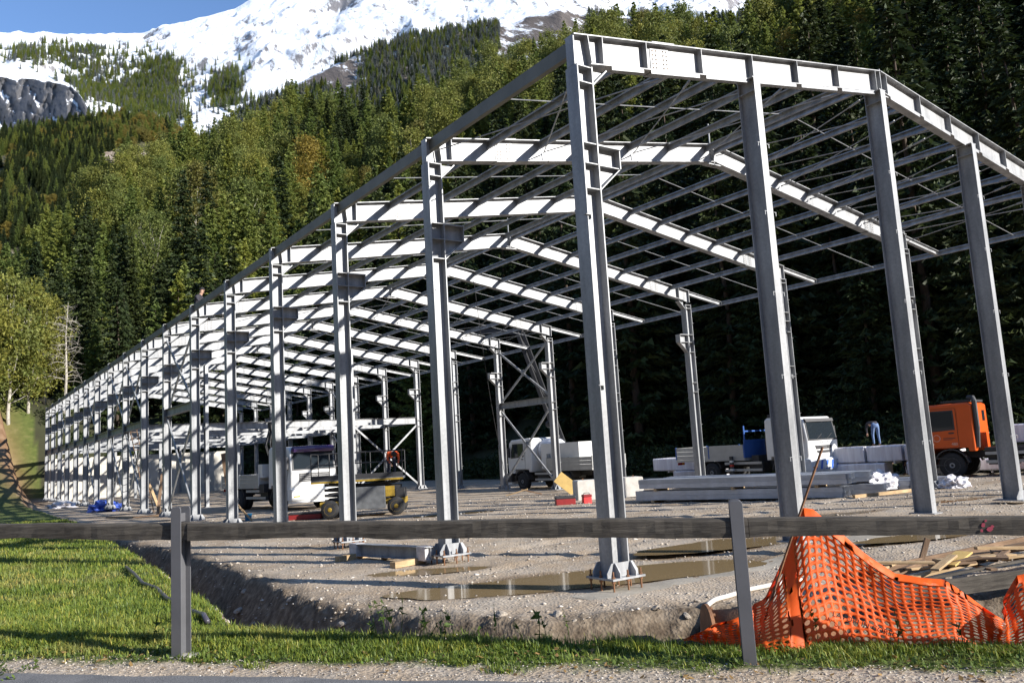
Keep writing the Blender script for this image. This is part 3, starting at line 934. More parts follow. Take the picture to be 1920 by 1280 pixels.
def far_woods():
    rng = np.random.default_rng(8)
    # hill B
    n = 9000
    a = rng.uniform(-3, 19, n); r = 310 + 560 * rng.random(n) ** .8
    x, y = polar_xy(a, r)
    z = hB(a, r, x, y)
    clear = fbm(x / 60 + 40, y / 60, 4)
    keep = clear < .60
    x, y, z, a, r = x[keep], y[keep], z[keep], a[keep], r[keep]
    q = rng.random(len(x)) + .9 * (fbm(x / 80, y / 80 + 9, 3) - .5) + .35 * sstep(640, 800, r) * sstep(6, 9, a)
    for lo, hi, key, nm, lb in ((-9, .60, (0, 0), 'spruce_wood', 'small dark spruces covering the hill on the left'), (.60, .98, (1, 0), 'larch_wood', 'olive larches among the spruces of the left hill'), (.98, 9, (2, 2), 'leafy_wood', 'golden leafy trees along the crest of the left hill')):
        m = (q >= lo) & (q < hi)
        src = CROWN_OBJ.get(key) or CROWN_OBJ.get(('m', 2))
        scatter(nm, lb, 'wood', np.stack([x[m], y[m], z[m] - .5], 1), rng.uniform(.5, .95, m.sum()), rng.random(m.sum()) * 6.28, src)
    # ridge C, snow dusted towards the top
    n = 20000
    a = rng.uniform(9, 56, n); r = 680 + 790 * rng.random(n) ** .7
    x, y = polar_xy(a, r); z = hC(a, r, x, y)
    thin = fbm(x / 90 + 3, y / 90, 4)
    rockz = ((a > 35.5) & (a < 42) & (r > 1330))
    keep = (thin < .66 - .10 * sstep(1250, 1450, r)) & ~rockz
    x, y, z, a, r = x[keep], y[keep], z[keep], a[keep], r[keep]
    ex, ey = polar_xy(27.0, 1400.0)
    t = empty('snow_dusted_spruce', (ex, ey, float(hC(np.array([27.]), np.array([1400.]), np.array([ex]), np.array([ey]))[0]) - .4))
    tag(t, 'snow dusted spruce high on the wooded ridge below the snow field', 'tree')
    put('trunk', SNOWT, t); sc_ = put('crown', SNOWM, t)
    snow = (r + rng.normal(size=len(r)) * 110 + 200 * (thin[keep] - .45)) > 1130
    b = rng.random(len(x)) < .3
    for m, src, nm, lb in ((snow & ~b, sc_, 'snowy_wood', 'snow dusted spruces on the high ridge'), (~snow & ~b, CROWN_OBJ[(0, 1)], 'spruce_wood', 'dark spruces on the lower ridge'), (b, CROWN_OBJ[(1, 0)], 'larch_wood', 'brownish larches dotted over the high ridge')):
        scatter(nm, lb, 'wood', np.stack([x[m], y[m], z[m] - .5], 1), rng.uniform(.7, 1.15, m.sum()), rng.random(m.sum()) * 6.28, src)
    # larch and spruce stands on the snow slopes of the mountain
    n = 30000
    a = rng.uniform(-2, 19, n); r = rng.uniform(1250, 2600, n)
    x, y = polar_xy(a, r); z = hD(a, r, x, y)
    e = (z - CAM[2]) / r
    def blob(ca, ce, sa, se):
        return np.exp(-((a - ca) / sa) ** 2 - ((e - ce) / se) ** 2)
    dens = 1.5 * blob(11.3, .435, 1.7, .034) + 1.2 * blob(12.2, .462, .8, .02) + 1.1 * blob(15.9, .452, 1.2, .025) + .9 * blob(7.2, .463, 1.5, .022) + .7 * blob(4.0, .46, 1.6, .012) + .8 * blob(8.5, .43, 1.6, .02) + .25 * blob(9, .48, 6, .012) + .9 * blob(2, .40, 4, .015)
    dens = dens * (.4 + 1.3 * fbm(x / 60, y / 60, 4))
    keep = rng.random(n) < dens * dens * .9
    x, y, z = x[keep], y[keep], z[keep]
    b = rng.random(len(x)) < .45
    for m, src, nm, lb in ((b, CROWN_OBJ[(1, 1)], 'larch_wood', 'autumn larch stands on the snow slope'), (~b, sc_, 'snowy_wood', 'snowy spruce stands on the mountain slope')):
        scatter(nm, lb, 'wood', np.stack([x[m], y[m], z[m] - .5], 1), rng.uniform(.9, 1.35, m.sum()), rng.random(m.sum()) * 6.28, src)
far_woods()

# undergrowth along the foot of the wood
def undergrowth():
    rng = np.random.default_rng(21)
    Vs = []
    for i in range(300):
        a = rng.uniform(1, 72); rb = float(np.interp(a, H_AZ, H_RB)); r = rb + rng.uniform(-2.5, 7)
        if a < 5.6 and r < 124:
            continue
        x, y = polar_xy(a, r)
        x, y = float(x), float(y)
        z = gz(x, y)
        n = int(rng.integers(260, 520)); R = rng.uniform(.8, 2.2)
        q = rng.normal(size=(n, 3)); q /= np.linalg.norm(q, axis=1)[:, None]
        q *= (R * rng.random(n) ** .4)[:, None]; q[:, 2] = np.abs(q[:, 2]) * rng.uniform(.6, 1.2)
        D = rng.normal(size=(n, 3)); D /= np.linalg.norm(D, axis=1)[:, None]
        Vs.append(sprays(np.array([x, y, z]) + q, D, .2 + .2 * rng.random(n), .12 + .12 * rng.random(n), np.full(n, -.2), rng))
    V = np.concatenate(Vs)
    o = put('undergrowth', np_mesh('undergrowth', V, np.arange(len(V)).reshape(-1, 3), SPRUCE))
    o['kind'] = 'stuff'; o['label'] = 'dark bushes along the foot of the wood'; o['category'] = 'bushes'
undergrowth()

# ------------------------------------------------------------------ the steel hall
NF = 17; SP_ = 5.0
XR, ZR = 9.15, 10.13; ZL = 8.70; XW = 18.6; ZW = 8.54
def ztop(x):
    return ZL + (ZR - ZL) * x / XR if x <= XR else ZR + (ZW - ZR) * (x - XR) / (XW - XR)
HALL = empty('steel_hall')
tag(HALL, 'long galvanised steel portal frame hall under construction, without roof or walls', 'hall frame')
RUST = mat('rusty_steel', (0.20, 0.095, 0.045), 0.85, var=0.5, scale=5, bump=.4, bscale=30)
BOLT = mat('dark_bolt', (0.16, 0.12, 0.09), 0.6, metal=.5, var=.3)

def m_column(h):
    mb = MB()
    mb.box(0, .021, 0, .30, .03, h); mb.box(.309, .33, 0, .30, .03, h); mb.box(.021, .309, .144, .156, .03, h)
    return mb
def m_base():
    mb = MB()
    mb.box(-.16, .49, -.16, .46, 0, .03)
    for x in (-.003, .315):
        mb.prism([(-.003, .031), (-.145, .031), (-.145, .10), (-.05, .235), (-.003, .235)], 'x', x, x + .018)
        mb.prism([(.303, .031), (.445, .031), (.445, .10), (.35, .235), (.303, .235)], 'x', x, x + .018)
    for y in (-.021, .303):
        mb.prism([(-.003, .031), (-.145, .031), (-.145, .10), (-.05, .235), (-.003, .235)], 'y', y, y + .018)
        mb.prism([(.333, .031), (.475, .031), (.475, .10), (.38, .235), (.333, .235)], 'y', y, y + .018)
        mb.box(-.003, .333, y, y + .018, .031, .235)
    return mb
def m_corbel():
    mb = MB()
    mb.box(.332, .82, .0, .30, 6.82, 6.845)
    mb.box(.80, .82, .02, .28, 6.50, 6.819)
    mb.hexa([(.335, .04, 6.08), (.355, .04, 6.075), (.355, .26, 6.075), (.335, .26, 6.08), (.80, .04, 6.499), (.82, .04, 6.495), (.82, .26, 6.495), (.80, .26, 6.499)])
    mb.prism([(.332, 6.10), (.798, 6.5), (.798, 6.818), (.332, 6.818)], 'y', .144, .156)
    mb.box(.332, .798, .04, .143, 6.50, 6.515)
    return mb
def m_knee():
    mb = MB()
    mb.hexa([(.335, .03, 7.88), (.35, .03, 7.865), (.35, .27, 7.865), (.335, .27, 7.88), (.66, .03, 8.20), (.675, .03, 8.185), (.675, .27, 8.185), (.66, .27, 8.20)])
    mb.prism([(.332, 7.885), (.652, 8.19), (.332, 8.17)], 'y', .144, .156)
    return mb
def m_stiff():
    mb = MB(); mb.box(.022, .308, .012, .143, -.008, .008); mb.box(.022, .308, .157, .288, -.008, .008)
    return mb
def m_cleat(sx):
    mb = MB(); mb.box(-.004, .10, .02, .09, -.004, .004); mb.box(-.004, .004, .02, .09, -.07, -.0045)
    return mb
def m_bolt():
    mb = MB(); mb.tube([(0, 0, -.26), (0, 0, .13)], .014, 8); mb.tube([(0, 0, .031), (0, 0, .055)], .028, 6); mb.tube([(0, 0, -.035), (0, 0, -.005)], .028, 6)
    return mb
ME_COL_L = m_column(8.17).mesh('column_left', GALV); ME_COL_R = m_column(8.02).mirror_x().mesh('column_right', GALV)
ME_BASE = m_base().mesh('base_plate', GALV); ME_BASE_R = m_base().mirror_x().mesh('base_plate', GALV)
ME_COR = m_corbel().mesh('corbel', GALV); ME_COR_R = m_corbel().mirror_x().mesh('corbel', GALV)
ME_KNEE = m_knee().mesh('knee_bracket', GALV); ME_KNEE_R = m_knee().mirror_x().mesh('knee_bracket', GALV)
ME_ST = m_stiff().mesh('stiffener', GALV); ME_ST_R = m_stiff().mirror_x().mesh('stiffener', GALV)
ME_CL = m_cleat(1).mesh('cleat', GALV)
ME_BOLT = m_bolt().mesh('anchor_bolt', RUST)
BOLTXY = [(-.11, -.11), (.165, -.125), (.44, -.11), (-.13, .15), (.46, .15), (-.11, .41), (.165, .425), (.44, .41)]

def m_rafter(side):
    """I girder of half a frame, y 0.05-0.25 about the frame plane"""
    mb = MB()
    if side == 'L':
        x0, x1 = 0.0, XR - .012
    else:
        x0, x1 = XR + .012, XW
    D = .52; tf = .018
    def q(x, dz):
        return ztop(x) - dz
    def slab(xa, xb, ya, yb, da, db):
        mb.hexa([(xa, ya, q(xa, db)), (xb, ya, q(xb, db)), (xb, yb, q(xb, db)), (xa, yb, q(xa, db)), (xa, ya, q(xa, da)), (xb, ya, q(xb, da)), (xb, yb, q(xb, da)), (xa, yb, q(xa, da))])
    slab(x0, x1, .02, .28, 0, tf)
    slab(x0, x1, .145, .155, tf + .0005, D - tf - .0005)
    slab(x0 + (.33 if side == 'L' else 0), x1 - (0 if side == 'L' else .33), .02, .28, D - tf, D)
    if side == 'L':
        mb.box(-.002, .018, .05, .25, ztop(0) - D - .005, ztop(0) - .019)
    else:
        mb.box(XW - .018, XW + .002, .05, .25, ztop(XW) - D - .005, ztop(XW) - .019)
    return mb
ME_RAF_L = m_rafter('L').mesh('rafter', GALV); ME_RAF_R = m_rafter('R').mesh('rafter', GALV)
def m_stub():
    mb = MB()
    def q(x, dz):
        return ZW + (ZW - ZR) / (XW - XR) * (x - XW) - dz
    for (ya, yb, da, db) in ((.08, .22, .02, .032), (.145, .155, .033, .178), (.08, .22, .178, .19)):
        xa, xb = XW + .003, XW + 2.15
        mb.hexa([(xa, ya, q(xa, db)), (xb, ya, q(xb, db)), (xb, yb, q(xb, db)), (xa, yb, q(xa, db)), (xa, ya, q(xa, da)), (xb, ya, q(xb, da)), (xb, yb, q(xb, da)), (xa, yb, q(xa, da))])
    return mb
ME_STUB = m_stub().mesh('eave_stub', GALV)
def m_splice(xa, xb):
    mb = MB()
    za, zb = ztop(xa), ztop(xb)
    mb.hexa([(xa, .131, za - .47), (xb, .131, zb - .47), (xb, .1445, zb - .47), (xa, .1445, za - .47), (xa, .131, za - .05), (xb, .131, zb - .05), (xb, .1445, zb - .05), (xa, .1445, za - .05)])
    mb.hexa([(xa - .05, .015, za + .001 - .007), (xb + .05, .015, zb + .001 + .007), (xb + .05, .285, zb + .008), (xa - .05, .285, za - .006), (xa - .05, .015, za + .009), (xb + .05, .015, zb + .023), (xb + .05, .285, zb + .023), (xa - .05, .285, za + .009)])
    mb.hexa([(xa - .05, .015, za - .545), (xb + .05, .015, zb - .53), (xb + .05, .285, zb - .53), (xa - .05, .285, za - .545), (xa - .05, .015, za - .53), (xb + .05, .015, zb - .521), (xb + .05, .285, zb - .521), (xa - .05, .285, za - .53)])
    for i in range(4):
        fx = [.12, .30, .70, .88][i]
        x = xa + (xb - xa) * fx; z0 = za + (zb - za) * fx
        for j in range(5):
            z = z0 - .10 - .08 * j
            mb.tube([(x, .1305, z), (x, .118, z)], .014, 6, mi=1)
    for i in range(5):
        x = xa + (xb - xa) * (i + .5) / 5; z = ztop(x)
        mb.tube([(x, .075, z + .012), (x, .075, z + .035)], .013, 6, mi=1)
    return mb
ME_SPL = m_splice(1.84, 2.30).mesh('splice_plate', [GALV, BOLT]); ME_SPR = m_splice(16.35, 16.81).mesh('splice_plate', [GALV, BOLT])
def m_ridge():
    mb = MB()
    mb.box(XR - .0115, XR - .0005, .04, .26, ZR - .56, ZR + .04); mb.box(XR + .0005, XR + .0115, .04, .26, ZR - .56, ZR + .04)
    mb.hexa([(XR - .26, .05, ZR - .60), (XR + .26, .05, ZR - .60), (XR + .26, .25, ZR - .60), (XR - .26, .25, ZR - .60), (XR - .30, .05, ZR - .572), (XR + .30, .05, ZR - .572), (XR + .30, .25, ZR - .572), (XR - .30, .25, ZR - .572)])
    for i in range(5):
        mb.tube([(XR - .2 + .1 * i, .10, ZR - .601), (XR - .2 + .1 * i, .10, ZR - .63)], .015, 6, mi=1)
    return mb
ME_RIDGE = m_ridge().mesh('ridge_plate', [GALV, BOLT])
def m_vstiff(x, lean=0.0, y0=.023, y1=.1445, d0=.019, d1=.50):
    mb = MB(); z = ztop(x)
    mb.hexa([(x - .006 + lean, y0, z - d1), (x + .006 + lean, y0, z - d1), (x + .006 + lean, y1, z - d1), (x - .006 + lean, y1, z - d1), (x - .006, y0, z - d0), (x + .006, y0, z - d0), (x + .006, y1, z - d0), (x - .006, y1, z - d0)])
    return mb
PURX = [1.65, 3.08, 4.55, 6.0, 7.45, 8.93, 9.37, 10.75, 12.1, 13.45, 14.82, 16.2, 17.6]
ME_VST = {}
for x in [.62] + PURX[:6] + PURX[6:]:
    ME_VST[x] = m_vstiff(x).mesh('stiffener', GALV)
ME_VLEAN = m_vstiff(.30, .06).mesh('stiffener', GALV)
ME_VR = m_vstiff(17.95).mesh('stiffener', GALV)

for k in range(NF):
    y = k * SP_
    c = put('column', ME_COL_L, HALL, (0, y, 0))
    put('base_plate', ME_BASE, c); put('corbel', ME_COR, c); put('knee_bracket', ME_KNEE, c)
    for z in (6.84, 6.50, 6.08, 7.88, 8.155):
        put('stiffener', ME_ST, c, (0, 0, z))
    for z in ((1.9, 3.7, 5.4, 7.75) if k else (2.9, 5.6)):
        put('cleat', ME_CL, c, (-.004, 0, z), rot=(0, 0, math.pi) if k == 0 else None)
    if k < 4:
        for bx, by in BOLTXY:
            put('anchor_bolt', ME_BOLT, c, (bx, by, 0))
    r = put('column', ME_COL_R, HALL, (XW, y, -.12 if k > 2 else 0))
    put('base_plate', ME_BASE_R, r); put('corbel', ME_COR_R, r, (0, 0, -.15)); put('knee_bracket', ME_KNEE_R, r, (0, 0, -.03))
    for z in (6.69, 6.35, 5.93, 7.85, 8.0, 4.2, 4.6):
        put('stiffener', ME_ST_R, r, (0, 0, z))
    for z in (1.4, 2.8, 4.3, 5.7, 7.2):
        put('cleat', ME_CL, r, (.004, 0, z))
    a = put('rafter', ME_RAF_L, HALL, (0, y, 0)); b = put('rafter', ME_RAF_R, HALL, (0, y, 0))
    put('splice_plate', ME_SPL, a); put('splice_plate', ME_SPR, b); put('ridge_plate', ME_RIDGE, a)
    put('stiffener', ME_VST[.62], a); put('stiffener', ME_VLEAN, a); put('stiffener', ME_VR, b)
    if k == 0:
        for x in PURX[:6]:
            put('stiffener', ME_VST[x], a)
        for x in PURX[6:]:
            put('stiffener', ME_VST[x], b)
        xs = [.5, .72] + PURX[:6]
        for x0, x1 in list(zip(xs[1:-1], xs[2:])) + list(zip(PURX[6:-1], PURX[7:])):
            mb = MB()
            xa, xb = x0 + .06, x1 - .12
            dz = .524 + .022
            mb.hexa([(xa, .01, ztop(xa) - dz - .05), (xb, .01, ztop(xb) - dz - .05), (xb, .016, ztop(xb) - dz - .05), (xa, .016, ztop(xa) - dz - .05), (xa, .01, ztop(xa) - dz + .015), (xb, .01, ztop(xb) - dz + .015), (xb, .016, ztop(xb) - dz + .015), (xa, .016, ztop(xa) - dz + .015)])
            mb.build('cladding_angle', GALV, a if xb < XR else b)
    put('eave_stub', ME_STUB, b)
    if k in (1, 3):
        mb = MB(); mb.tube([(XR, .15, ZR + .041), (XR, .15, ZR + .62)], .022, 8); mb.build('safety_post', GALV, HALL, (0, y, 0))

# purlins: channels set between the rafters, tops flush
def m_purlin(depth, fl, L, flip=1):
    mb = MB(); t = .006
    mb.box(-t / 2, t / 2, 0, L, -depth, 0)
    mb.box(t / 2 if flip > 0 else -fl, fl if flip > 0 else -t / 2, 0, L, -t, 0)
    mb.box(t / 2 if flip > 0 else -fl, fl if flip > 0 else -t / 2, 0, L, -depth, -depth + t)
    mb.box(fl - t if flip > 0 else -fl, fl if flip > 0 else -fl + t, 0, L, -.035, -t - .0003)
    mb.box(fl - t if flip > 0 else -fl, fl if flip > 0 else -fl + t, 0, L, -depth + t + .0003, -depth + .035)
    return mb
ME_PUR = m_purlin(.18, .065, SP_ - .012, -1).mesh('purlin', GALV)
EAVEM = mat('eave_zinc', (.17, .17, .145), .6, metal=.25, var=.2, scale=1.5)
ME_EAV = m_purlin(.25, .10, SP_ - .012, 1).mesh('eave_beam', EAVEM)
angL = math.atan((ZR - ZL) / XR); angR = math.atan((ZW - ZR) / (XW - XR))
for k in range(NF - 1):
    y = k * SP_ + .156
    for x in PURX:
        put('purlin', ME_PUR, HALL, (x, y, ztop(x) - .022), rot=(0, -(angL if x < XR else angR), 0))
    put('eave_beam', ME_EAV, HALL, (.13, y, ZL + .02))
    put('purlin', ME_PUR, HALL, (XW + .9, y, ztop(XW + .9) - .0), rot=(0, -angR, 0)) if k % 2 == 9 else None
    put('purlin', ME_PUR, HALL, (XW + 2.2, y, ZW - .37), rot=(0, -angR, 0))
    mb = MB(); mb.tube([(.2, y + 2.4, ztop(.2) - .11), (XR - .2, y + 2.4, ztop(XR) - .12)], .011, 5); mb.build('sag_rod', GALV, HALL)
    mb = MB(); mb.tube([(XR + .2, y + 2.4, ztop(XR) - .12), (XW + 2.2, y + 2.4, ZW - .37 - .10)], .011, 5); mb.build('sag_rod', GALV, HALL)
# roof cross rods in the end bay and the braced bay
def rod(p0, p1, r=.014):
    mb = MB(); mb.tube([p0, p1], r, 5)
    a = Vector(p0).lerp(Vector(p1), .12); b = Vector(p0).lerp(Vector(p1), .19)
    mb.tube([a, b], r * 2.0, 6)
    mb.build('cross_rod', GALV, HALL)
for k in (0, 5):
    xs = [.25, 3.2, 6.1, 9.0]; xr = [9.3, 10.75, 12.1, 13.45, 14.82, 16.2, 17.6, 18.5]
    for x0, x1 in list(zip(xs, xs[1:])) + list(zip(xr, xr[1:])):
        y0, y1 = k * SP_ + .2, (k + 1) * SP_ + .1
        rod((x0, y0, ztop(x0) - .30), (x1, y1, ztop(x1) - .30)); rod((x1, y0, ztop(x1) - .27), (x0, y1, ztop(x0) - .27))

# gable posts and the cross wall posts at the ninth frame
def m_post(h):
    mb = MB()
    mb.box(-.09, .09, -.10, -.086, .02, h); mb.box(-.09, .09, .286, .30, .02, h); mb.box(-.005, .005, -.0855, .2855, .02, h)
    mb.box(-.0895, .0895, -.0855, .2855, h - .25, h - .24)
    return mb
def post(x, y, z0, big=False):
    h = ztop(x) - .545 - z0
    p = m_post(h).build('gable_post', GALV, HALL, (x, y, z0))
    mb = MB(); w = .30 if big else .16
    mb.box(-w, w, -.10 - w * .5, .30 + w * .5, 0, .0195)
    if big:
        for sx in (-1, 1):
            mb.prism([(sx * .092, .02), (sx * .26, .02), (sx * .26, .09), (sx * .12, .22), (sx * .092, .22)], 'y', -.104, -.0865)
    mb.build('base_plate', GALV, p)
    mb = MB(); mb.box(-.12, .12, -.10, .30, h + .0005, h + .02); mb.build('cap_plate', GALV, p)
    for z in (1.55, 3.05, 4.6, 6.15, 7.5):
        for sx in (-1, 1):
            mb = MB(); mb.box(sx * .0905 if sx > 0 else -.17, .17 if sx > 0 else sx * .0905, -.108, -.10, -.03, -.022); mb.box(.155 * sx - .006, .155 * sx + .006, -.108, -.10, -.10, -.0305)
            mb.build('cleat', GALV, p, (0, 0, z))
    return p
for x, z0, big in ((4.46, .06, False), (8.92, .17, False), (12.85, .14, True), (16.2, .12, True)):
    post(x, 0, z0, big)
for x in (4.46, 9.0, 13.6):
    post(x, 40, -.15)

# floor beams of the built-in upper storey (frames nine to seventeen) and the long edge beams
def ibeam(p0, p1, d, w, name='beam', parent=HALL):
    p0 = Vector(p0); p1 = Vector(p1)
    mb = MB(); t = .014
    mb.bar(p0 + Vector((0, 0, d / 2 - t / 2)), p1 + Vector((0, 0, d / 2 - t / 2)), w, t)
    mb.bar(p0 - Vector((0, 0, d / 2 - t / 2)), p1 - Vector((0, 0, d / 2 - t / 2)), w, t)
    mb.bar(p0, p1, .01, d - 2 * t - .001)
    return mb.build(name, GALV, parent)
for k in range(8, NF):
    ibeam((.335, k * SP_ + .15, 4.45), (XW - .335, k * SP_ + .15, 4.45), .42, .18, 'floor_beam')
    if k < NF - 1:
        for x in (3.0, 6.1, 9.15, 12.2, 15.3):
            ibeam((x, k * SP_ + .26, 4.5), (x, (k + 1) * SP_ + .04, 4.5), .24, .12, 'floor_joist')
for k in range(7, NF - 1):
    ibeam((.165, k * SP_ + .16, 4.45), (.165, (k + 1) * SP_ + .14, 4.45), .34, .20, 'edge_beam')
    if k > 7:
        ibeam((XW - .165, k * SP_ + .16, 4.45), (XW - .165, (k + 1) * SP_ + .14, 4.45), .34, .20, 'edge_beam')
for x in (.165, XW - .165):
    ibeam((x, 25.16, 4.62), (x, 30.14, 4.62), .34, .20, 'edge_beam')
for x in (6.1, 12.2):
    for k in (10, 12, 14, 16):
        mb = MB(); mb.box(-.1, .1, 0, .012, -.15, 4.23); mb.box(-.1, .1, .19, .202, -.15, 4.23); mb.box(-.005, .005, .0125, .1895, -.15, 4.23)
        mb.build('floor_post', GALV, HALL, (x, k * SP_ + .05, 0))

def xbrace(plane, a0, a1, z0, z1, pos):
    """crossed tubes with a gusset, in the plane x=pos (a along y) or y=pos (a along x)"""
    def P(a, z, off=0):
        return (pos + off, a, z) if plane == 'x' else (a, pos + off, z)
    up = (1, 0, 0) if plane == 'x' else (0, 1, 0)
    for i, (s0, s1) in enumerate(((z0, z1), (z1, z0))):
        mb = MB(); mb.bar(P(a0, s0, -.035 + .07 * i), P(a1, s1, -.035 + .07 * i), .11, .06, up); mb.build('brace', GALV, HALL)
    am, zm = (a0 + a1) / 2, (z0 + z1) / 2
    mb = MB()
    pts = [(am + .20 * math.cos(t * math.pi / 4 + .39), zm + .20 * math.sin(t * math.pi / 4 + .39)) for t in range(8)]
    mb.prism(pts, plane, pos - .004, pos + .004); mb.build('gusset', GALV, HALL)
for k in (5, 7, 8, 10, 13):
    y0, y1 = k * SP_ + .32, (k + 1) * SP_ - .02
    xbrace('x', y0, y1, .35, 4.2 if k != 5 else 4.4, .165); xbrace('x', y0, y1, 4.75, 7.9, .165)
    if k in (5, 10):
        xbrace('x', y0, y1, .35, 4.3, XW - .165); xbrace('x', y0, y1, 4.85, 7.75, XW - .165)
xbrace('y', 13.75, XW - .34, .2, 4.15, 40.15)

# concrete back wall below the upper storey
CW = empty('concrete_wall', (0, 80.5, 0)); tag(CW, 'pale cast concrete wall closing the far end of the steel hall', 'wall')
CWM = mat('wall_concrete', (0.52, 0.49, 0.43), 0.85, var=0.14, scale=.7, bump=.15, bscale=12)
for i in range(8):
    x0 = .35 + i * 2.28
    mb = MB(); mb.box(x0, x0 + 2.27, 0, .3, -.4, 3.85); mb.build('wall_panel', CWM, CW)

# ------------------------------------------------------------------ fence in front
POSTM = mat('fence_post_steel', (0.17, 0.17, 0.18), 0.45, metal=.45, var=.14, scale=2)
def woodm(name, c0, c1, sc=1.0):
    m, nt, b = nodemat(name)
    tc = N(nt, 'ShaderNodeTexCoord'); mp = N(nt, 'ShaderNodeMapping'); mp.inputs['Scale'].default_value = (1.2 * sc, 14 * sc, 14 * sc)
    nt.links.new(tc.outputs['Object'], mp.inputs[0])
    n1 = N(nt, 'ShaderNodeTexNoise', Scale=2.5, Detail=8.0, Roughness=.7, Distortion=.8); nt.links.new(mp.outputs[0], n1.inputs['Vector'])
    n2 = N(nt, 'ShaderNodeTexNoise', Scale=2.2, Detail=4.0); nt.links.new(tc.outputs['Object'], n2.inputs['Vector'])
    c = ramp(nt, n1.outputs[0], [(0.28, c0), (0.72, c1)])
    c = mixc(nt, 1.0, c, ramp(nt, n2.outputs[0], [(0.3, (.6,) * 3), (.7, (1.2,) * 3)]), 'MULTIPLY')
    nt.links.new(c, b.inputs['Base Color']); b.inputs['Roughness'].default_value = .9; b.inputs['Specular IOR Level'].default_value = .2
    bp = N(nt, 'ShaderNodeBump', Strength=.6, Distance=.01); nt.links.new(n1.outputs[0], bp.inputs['Height']); nt.links.new(bp.outputs[0], b.inputs['Normal'])
    MATS[name] = m
    return m
OLDWOOD = woodm('weathered_timber', (0.035, 0.030, 0.026), (0.13, 0.115, 0.095))
NEWWOOD = woodm('sawn_timber', (0.36, 0.24, 0.12), (0.58, 0.42, 0.25))
BROWNWOOD = woodm('brown_timber', (0.14, 0.085, 0.05), (0.30, 0.20, 0.13))
YELLOWBOARD = mat('yellow_board', (0.55, 0.37, 0.12), 0.6, var=.15, scale=3)

def fence():
    e = empty('fence', (PL[0], PL[1], 0), math.atan2(FD[1], FD[0]))
    tag(e, 'low roadside fence of two steel posts carrying one weathered timber rail', 'fence')
    def zr(s):
        return 1.514 - .032 * s
    for s, h, turned in ((0, 1.66, 0), (4.84, 1.50, 1)):
        mb = MB()
        # two flanges joined by a web; rounded corners at the top, notch for the rail
        def flange(y0, y1, x0=-.05, x1=.05):
            n = 5; r = .03
            poly = [(x0, .1), (x1, .1)] + [(x1 - r + r * math.cos(a), h - r + r * math.sin(a)) for a in np.linspace(0, math.pi / 2, n)] + [(x0 + r + r * math.cos(a), h - r + r * math.sin(a)) for a in np.linspace(math.pi / 2, math.pi, n)]
            mb.prism(poly, 'y', y0, y1)
        flange(-.075, -.066); flange(.068, .077)
        zt, zb = zr(s) + .01, zr(s) - .16
        mb.box(-.004, .004, -.0655, .0675, .1, zb); mb.box(-.004, .004, -.0655, .0675, zt, h - .06)
        mb.build('post', POSTM, e, (s, 0, 0), bevel=.003)
        if not turned:
            mb = MB(); mb.prism([(.14 * math.cos(a) * (1 + .2 * math.sin(3 * a)), .12 * math.sin(a)) for a in np.linspace(0, 6.283, 13)[:-1]], 'z', .2, .375)
            mb.build('concrete_footing', CONC, e, (s, 0, 0))
    # rails: two weathered planks meeting at the posts, wavy worn edges
    rng = np.random.default_rng(2)
    for (s0, s1, dy) in ((-3.2, .10, .012), (.104, 4.92, 0.0), (4.924, 9.4, .012)):
        n = max(8, int((s1 - s0) / .07)); vs = []; fs = []
        for i in range(n + 1):
            s = s0 + (s1 - s0) * i / n
            wt = (fbm(s * 1.3, 2.0 + s0, 4) - .5) * .030; wb = (fbm(s * 1.9, 7.0 + s0, 4) - .5) * .05
            z1 = zr(s) + wt; z0 = zr(s) - .145 + wb
            for y, z in ((-.058 + dy, z0 + .008), (-.062 + dy, z0 + .05), (-.062 + dy, z1 - .02), (-.054 + dy, z1), (.038, z1 + .004), (.045, z1 - .02), (.045, z0)):
                vs.append((s, y + .002 * rng.normal(), z))
        for i in range(n):
            for k in range(7):
                a = i * 7 + k; b = i * 7 + (k + 1) % 7
                fs.append((a, b, b + 7, a + 7))
        fs.append(tuple(range(7))); fs.append(tuple(range(n * 7 + 6, n * 7 - 1, -1)))
        mb = MB(); mb.add(vs, fs)
        mb.build('rail', OLDWOOD, e)
    # smear of pink marking paint on the right rail
    PINK = mat('pink_paint', (0.34, 0.04, 0.07), .7, var=.3, scale=20)
    mb = MB()
    for (sx, sz, r) in ((6.58, -.06, .022), (6.62, -.09, .026), (6.565, -.10, .016), (6.60, -.03, .012), (6.64, -.07, .014)):
        z = zr(sx) + sz; r = r * .7
        pts = [(sx + r * math.cos(a) * (1 + .3 * math.sin(2 * a + sx * 40)), z + r * math.sin(a)) for a in np.linspace(0, 6.283, 11)[:-1]]
        mb.prism(pts, 'y', -.0545, -.052)
    mb.build('paint_mark', PINK, e)
fence()

